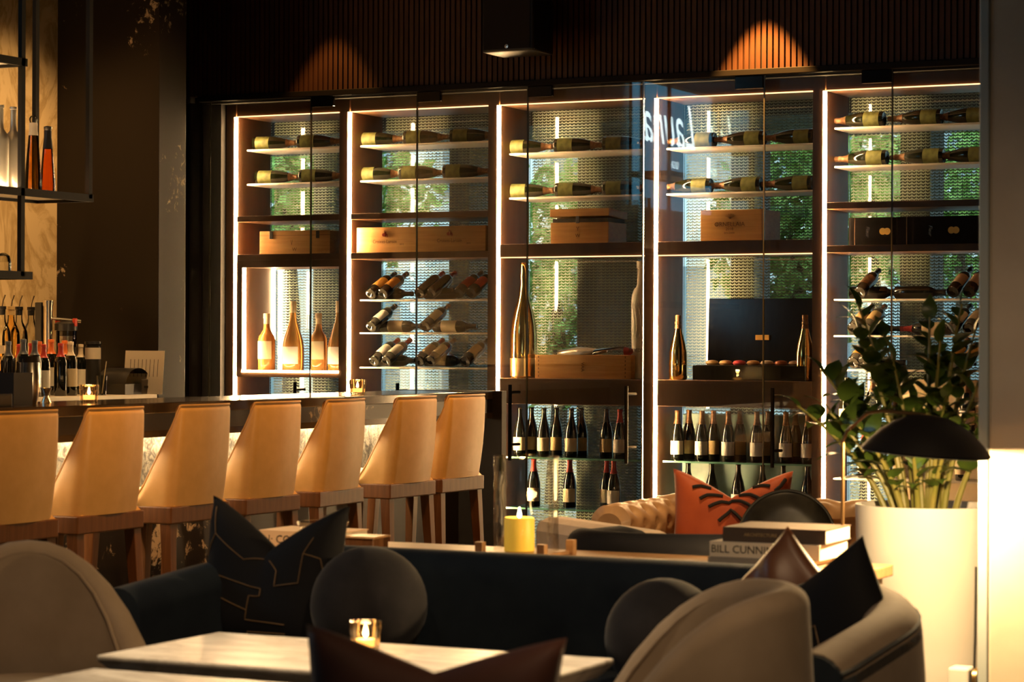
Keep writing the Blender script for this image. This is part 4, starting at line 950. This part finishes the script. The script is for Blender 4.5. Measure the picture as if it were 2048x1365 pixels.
t = thing('glass_ashtray', 'shallow clear glass dish on the peach cocktail book', 'dish', (p.x + .02, 6.66, CZT + .0575))
G().lathe([(0, .004), (.06, .0), (.075, .006), (.085, .024), (.080, .026), (.068, .012), (0, .010)], 28).ob('dish', M['hurricane'], t, True)
t = thing('small_tray', 'small tan tray beside the cocktail book on the console', 'tray', (p.x + .215, 6.60, CZT))
G().box((-.05, -.05, 0), (.05, .05, .045)).ob('tray_base', M['walnut'], t, bevel=.003); G().box((-.055, -.055, .045), (.055, .055, .05)).ob('tray_rim', M['tan'], t)
p = at(1552, 1120, y=6.66); bx = p.x
book('pale slim book at the bottom of the stack', (bx - .015, 6.68, CZT + .0005), .33, .25, .018, 'palecover', .01, group='books stacked on the console')
book('grey slim book second from the bottom of the stack', (bx - .01, 6.68, CZT + .019), .32, .25, .018, 'greycover', -.02, group='books stacked on the console')
book('pale thick book with black BILL CUNN lettering in the stack', (bx, 6.69, CZT + .0375), .335, .26, .044, 'palecover', .0, 'BILL CUNNINGHAM', 'ink', group='books stacked on the console', ts=.032, tx=-.02)
book('dark brown book on top of the stack', (bx + .02, 6.70, CZT + .082), .31, .25, .042, 'darkcover', .03, 'ARCHITECTURE', 'tanlabel', group='books stacked on the console', ts=.014, tx=-.04)
# hurricane lantern
p = at(1052, 1095, y=6.72)
t = thing('hurricane_lantern', 'clear glass hurricane lantern with a burning yellow candle on the console', 'lantern', (p.x, 6.72, CZT))
G().box((-.105, -.105, .0), (.105, .105, .012)).ob('wooden_base', M['oak'], t, bevel=.002)
for x_ in (-1, 1):
    for y_ in (-1, 1): G().box((x_*.105 - .013, y_*.105 - .013, 0), (x_*.105 + .013, y_*.105 + .013, .045)).ob('corner_block', M['oak'], t, bevel=.002)
def hur(r, n=48):
    vs, fs = [], []; rows = 22
    for j in range(rows + 1):
        z = .013 + .292*j/rows
        for k in range(n):
            a = 2*math.pi*k/n; rr = r*(1 + .012*math.sin(3*a + 9*z*6) * (z/.3) + .008*math.sin(7*a - 40*z)); vs.append((rr*math.cos(a), rr*math.sin(a), z))
    for j in range(rows):
        for k in range(n): fs.append((j*n+k, j*n+(k+1) % n, (j+1)*n+(k+1) % n, (j+1)*n+k))
    return G().add(vs, fs)
gc = hur(.100).ob('glass_cylinder', M['hurricane'], t, True)
G().tube([(.100*math.cos(2*math.pi*k/48), .100*math.sin(2*math.pi*k/48), .305) for k in range(48)], .0022, 6, closed=True).ob('glass_rim', M['hurricane'], t, True)
G().lathe([(0, .0), (.046, .0), (.047, .004), (.047, .098), (.044, .103), (.012, .096), (0, .095)], 28).ob('pillar_candle', M['wax'], t, True, loc=(-.018, -.01, .014))
G().tube([(-.018, -.01, .108), (-.018, -.01, .118)], .0012, 5).ob('wick', M['ink'], t)
G().lathe([(0, 0), (.0045, .004), (.0065, .010), (.004, .021), (.0008, .034)], 10).ob('flame', M['flame'], t, True, loc=(-.018, -.01, .114))
point('candle_light', (p.x - .018, 6.71, CZT + .165), 1.1, (1, .58, .22), .015)
# table lamp
lx, ly = -2.262, 6.80
t = thing('table_lamp', 'black domed table lamp with a bent brass stem beside the planter', 'lamp', (lx, ly, CZT))
G().lathe([(0, 0), (.075, 0), (.075, .010), (.012, .018), (0, .018)], 28).ob('base', M['black'], t, True)
sx_ = -2.012 - lx
G().tube([(0, 0, .012), (0, 0, .37), (.012, 0, .40), (.075, 0, .455), (.12, 0, .462), (sx_, 0, .452)], .0055, 10).ob('stem', M['lampstem'], t, True)
dome = [(.188, .0), (.165, .028), (.135, .058), (.10, .082), (.06, .100), (.02, .107), (0, .108)]
dm = G().lathe(dome, 40); dm.lathe([(r - .003 if r > .01 else r, z - .004) for r, z in dome], 40)
G().lathe([(r - .004 if r > .01 else r, z - .006) for r, z in dome], 40).ob('inner_reflector', M['ceramic'], t, True, loc=(sx_, 0, .345)).rotation_euler = (0, .075, 0)
so = dm.ob('shade', M['lampshade'], t, True, loc=(sx_, 0, .345)); so.rotation_euler = (0, .075, 0)
G().lathe([(0, -.03), (.018, -.022), (.026, 0), (.022, .020), (.012, .034), (.012, .050), (0, .052)], 16).ob('bulb', M['bulb'], t, True, loc=(sx_, 0, .375))
G().lathe([(.013, .0), (.016, .0), (.016, .035), (0, .036)], 14).ob('socket', M['brass'], t, True, loc=(sx_, 0, .418))
point('lamp_bulb_light', (-2.012, ly, CZT + .322), 46, (1, .66, .30), .02)
# wall socket with plug and cord on the column
t = thing('wall_socket', 'white plug in a brass wall socket low on the plaster column', 'socket', (-1.927, 7.068, .365))
G().box((-.085, -.035, -.045), (-.02, .035, .03)).ob('plug', M['ceramic'], t, bevel=.008); G().lathe([(.020, 0), (.034, 0), (.034, .012), (.020, .012)], 20).ob('brass_ring', M['brass'], t, True, loc=(-.012, 0, -.005)).rotation_euler = (0, math.pi/2, 0)
G().tube([(-.012, -.006, .0), (-.009, -.006, .12), (-.007, -.006, .33)], .004, 6).ob('cord', M['plastic'], t)
# ------------------------------------------------------------------ potted plant
t = thing('potted_plant', 'tall leafy plant in a white cylindrical planter beside the column', 'potted plant', (-2.29, 7.75, 0))
pr_ = .232
G().lathe([(0, 0), (pr_*.84, 0), (pr_*.86, .01), (pr_*.95, .45), (pr_, .815), (pr_, .83), (pr_ - .018, .83), (pr_ - .020, .77), (0, .77)], 56).ob('planter', M['ceramic'], t, True)
G().lathe([(0, .775), (pr_ - .021, .772)], 32).ob('soil', M['soil'], t)
def leaf_me(s):
    vs, fs = [], []; n = 6
    for i in range(n + 1):
        u = i/n; w = .32*math.sin(math.pi*min(1, u*1.02)**.8)*(1 - .25*u); z = .10*math.sin(math.pi*u) - .16*u*u
        vs += [(u, -w, z + .07*w), (u, 0, z - .02), (u, w, z + .07*w)]
    for i in range(n):
        for k in range(2): fs.append((i*3+k, i*3+k+1, (i+1)*3+k+1, (i+1)*3+k))
    return G().add([(x*s, y*s, z*s) for x, y, z in vs], fs).me('leaf', M['leaf'], True)
LM = [leaf_me(s) for s in (.075, .095, .115, .135)]
r = random.Random(21)
STK = [(-.95, .35, .42, 12), (-1.0, -.05, .48, 12), (-.62, -.2, .62, 14), (-.55, .5, .60, 14), (-.25, -.3, .52, 12), (-.05, .3, .66, 14), (.15, -.1, .58, 13), (.40, .25, .62, 13), (.6, -.2, .50, 12), (.85, .1, .42, 12), (-.8, -.45, .34, 10), (.3, -.5, .40, 12), (-.15, .05, .38, 10), (-1.25, .0, .36, 12), (-.4, -.9, .30, 9), (.1, -1.0, .27, 9), (.45, -.9, .30, 9), (-.7, .15, .70, 15), (.3, .1, .70, 15)]
for sx, sy, h, nl in STK:
    b0 = Vector((sx*.10, sy*.12, .77)); tip = Vector((sx*.36, sy*.30, .79 + h)); c1 = Vector((sx*.15, sy*.15, .77 + h*.55)); pts = []
    for k in range(11):
        u = k/10; pts.append(b0*(1-u)**2 + c1*2*u*(1-u) + tip*u*u)
    st = G().tube(pts, .0125, 8, .0035).ob('stalk', M['stem'], t, True)
    for q in range(nl):
        u = .34 + .66*(q + .5)/nl; i = min(9, int(u*10)); f = u*10 - i; pos = pts[i].lerp(pts[i+1], f); ax = (pts[i+1] - pts[i]).normalized()
        side = ax.cross(Vector((r.uniform(-1, 1), r.uniform(-1, 1), .1))).normalized(); side = side if q % 2 else -side
        d = (side*.85 + ax*.55 + Vector((0, 0, .05))).normalized() if q < nl - 1 else ax
        me_ = LM[r.choice((1, 2, 2, 3))] if u < .85 else LM[r.choice((0, 1, 2))]
        o = put('leaf', me_, st, loc=pos); o.rotation_mode = 'QUATERNION'; o.rotation_quaternion = d.to_track_quat('X', 'Z')
# ------------------------------------------------------------------ tan chesterfield, black round cushion and armchairs behind the console
t = thing('chesterfield_sofa', 'tan tufted leather sofa in front of the wine wall', 'sofa', (-3.85, 9.18, 0))
def tuft(x, z):
    best = 9
    ix = round(x/.155)
    for a in (ix - 1, ix, ix + 1):
        for bz in range(0, 4):
            px_ = a*.155 + (.0775 if bz % 2 else 0); best = min(best, math.hypot(x - px_, z - (.40 + bz*.095)))
    return .022*math.exp(-(best/.028)**2)
def cback(u, v):
    x = -.05 + 2.0*u; a = v*math.pi*1.28
    if v < .55: z = .34 + (.72 - .34)*v/.55; y = .08 - .03*v
    else:
        q = (v - .55)/.45*math.pi; z = .66 + .062*math.sin(q*.98) + .0*q; y = .055 + .075*(1 - math.cos(q))
        z = .655 + .075*math.sin(q)
    if v < .55: z = .34 + (.655 - .34)*v/.55
    d = tuft(x, z) if v < .7 else 0
    return (x, y + d, z + .006*math.sin(x*40)*(v > .5))
G().grid(cback, 130, 44).ob('tufted_back', M['tan'], t, True)
for k in range(13):
    for bz in range(0, 3):
        G().lathe([(0, .0), (.010, .002), (.007, .007), (0, .009)], 10).ob('button', M['tan'], t, True, loc=(k*.155 + (.0775 if bz % 2 else 0), .088, .40 + bz*.095)).rotation_euler = (math.pi/2, 0, 0)
arm = []
def roll(u, v):
    y = -.44 + .62*u; a = 2*math.pi*v; best = 9
    for q in range(-1, 6):
        for e in range(8):
            py = -.40 + .125*q + (.0625 if e % 2 else 0); da = (a - e*math.pi/4 + math.pi) % (2*math.pi) - math.pi; best = min(best, math.hypot(y - py, da*.085))
    rr = .092 - .022*math.exp(-(best/.022)**2) - (.004*abs(math.sin(a*8)) + .02 if u < .02 else 0)
    if u == 0: rr = .055
    return (-.02 + rr*math.cos(a), y, .63 + rr*math.sin(a))
G().grid(roll, 60, 72).ob('rolled_arm', M['tan'], t, True)
G().lathe([(0, -.004), (.055, 0)], 24).ob('arm_end', M['tan'], t, True, loc=(-.02, -.44, .63)).rotation_euler = (math.pi/2, 0, 0)
G().box((-.09, -.42, .08), (.06, .12, .64)).ob('arm_panel', M['tan'], t, bevel=.02)
G().box((-.05, .10, .08), (1.95, .22, .66)).ob('back_frame', M['tan'], t, bevel=.03)
G().box((.06, -.42, .08), (1.95, .10, .28)).ob('seat_base', M['tan'], t, bevel=.02)
for k in range(2): G().box((.07 + k*.94, -.44, .28), (1.0 + k*.94, .07, .42)).ob('seat_cushion', M['tan'], t, bevel=.04)
for x_, y_ in ((.0, -.35), (1.9, -.35), (.0, .15), (1.9, .15)): G().lathe([(0, 0), (.02, 0), (.03, .08), (0, .08)], 10).ob('foot', M['walnut'], t, loc=(x_, y_, 0))
t = thing('round_cushion', 'round black leather cushion leaning beside the orange pillow', 'cushion', (-3.15, 8.80, .425)); t.rotation_euler = (-.16, 0, .32)
R0 = .183
G().lathe([(0, -.055), (.06, -.06), (.12, -.058), (.165, -.048), (R0, -.035), (R0, .035), (.165, .048), (.10, .058), (0, .055)], 48).ob('cover', M['blackleather'], t, True, loc=(0, 0, R0)).rotation_euler = (math.pi/2, 0, 0)
for s_ in (-.036, .036): G().tube([(R0*math.cos(2*math.pi*k/40), s_, R0 + R0*math.sin(2*math.pi*k/40)) for k in range(40)], .006, 6, closed=True).ob('piping', M['blackleather'], t, True)
# beige lounge chair
t = thing('beige_lounge_chair', 'beige upholstered lounge chair with a box cushion behind the lantern', 'armchair', (-3.42, 8.27, 0), math.radians(-37.7))
G().box((-.36, -.30, .10), (.36, .22, .34)).ob('seat_base', M['beige'], t, bevel=.03)
G().box((-.34, -.20, .34), (.34, .24, .47)).ob('box_cushion', M['beige'], t, bevel=.03)
G().box((-.42, -.36, .10), (.42, -.20, .70)).ob('backrest', M['beige'], t, bevel=.05)
G().box((-.44, -.30, .10), (-.34, .24, .60)).ob('armrest', M['beige'], t, bevel=.04); G().box((.34, -.30, .10), (.44, .24, .60)).ob('armrest', M['beige'], t, bevel=.04)
for x_ in (-.36, .36):
    for y_ in (-.25, .18): G().bar((x_, y_, .11), (x_, y_, 0), .04, .04, .025).ob('leg', M['walnut'], t)
# dark barrel chair
t = thing('barrel_chair', 'dark navy barrel armchair in front of the tan sofa', 'armchair', (-3.0, 7.42, 0), 0)
pa = [(-.36, .34 - .05*k) for k in range(4)] + arc(0, -.05, .36, 180, 360, 22) + [(.36, -.0 + .06*k) for k in range(5)]
n3 = len(pa)
def btop(u): return .757 - .05*abs(2*u - 1)**3
G().shell(pa, .10, .08, btop, .03, 5, 1, .01).ob('barrel_back', M['blackcloth'], t, True)
G().lathe([(0, .10), (.26, .10), (.265, .13), (.265, .38), (.24, .43), (0, .44)], 28).ob('seat_cushion', M['navy'], t, True)
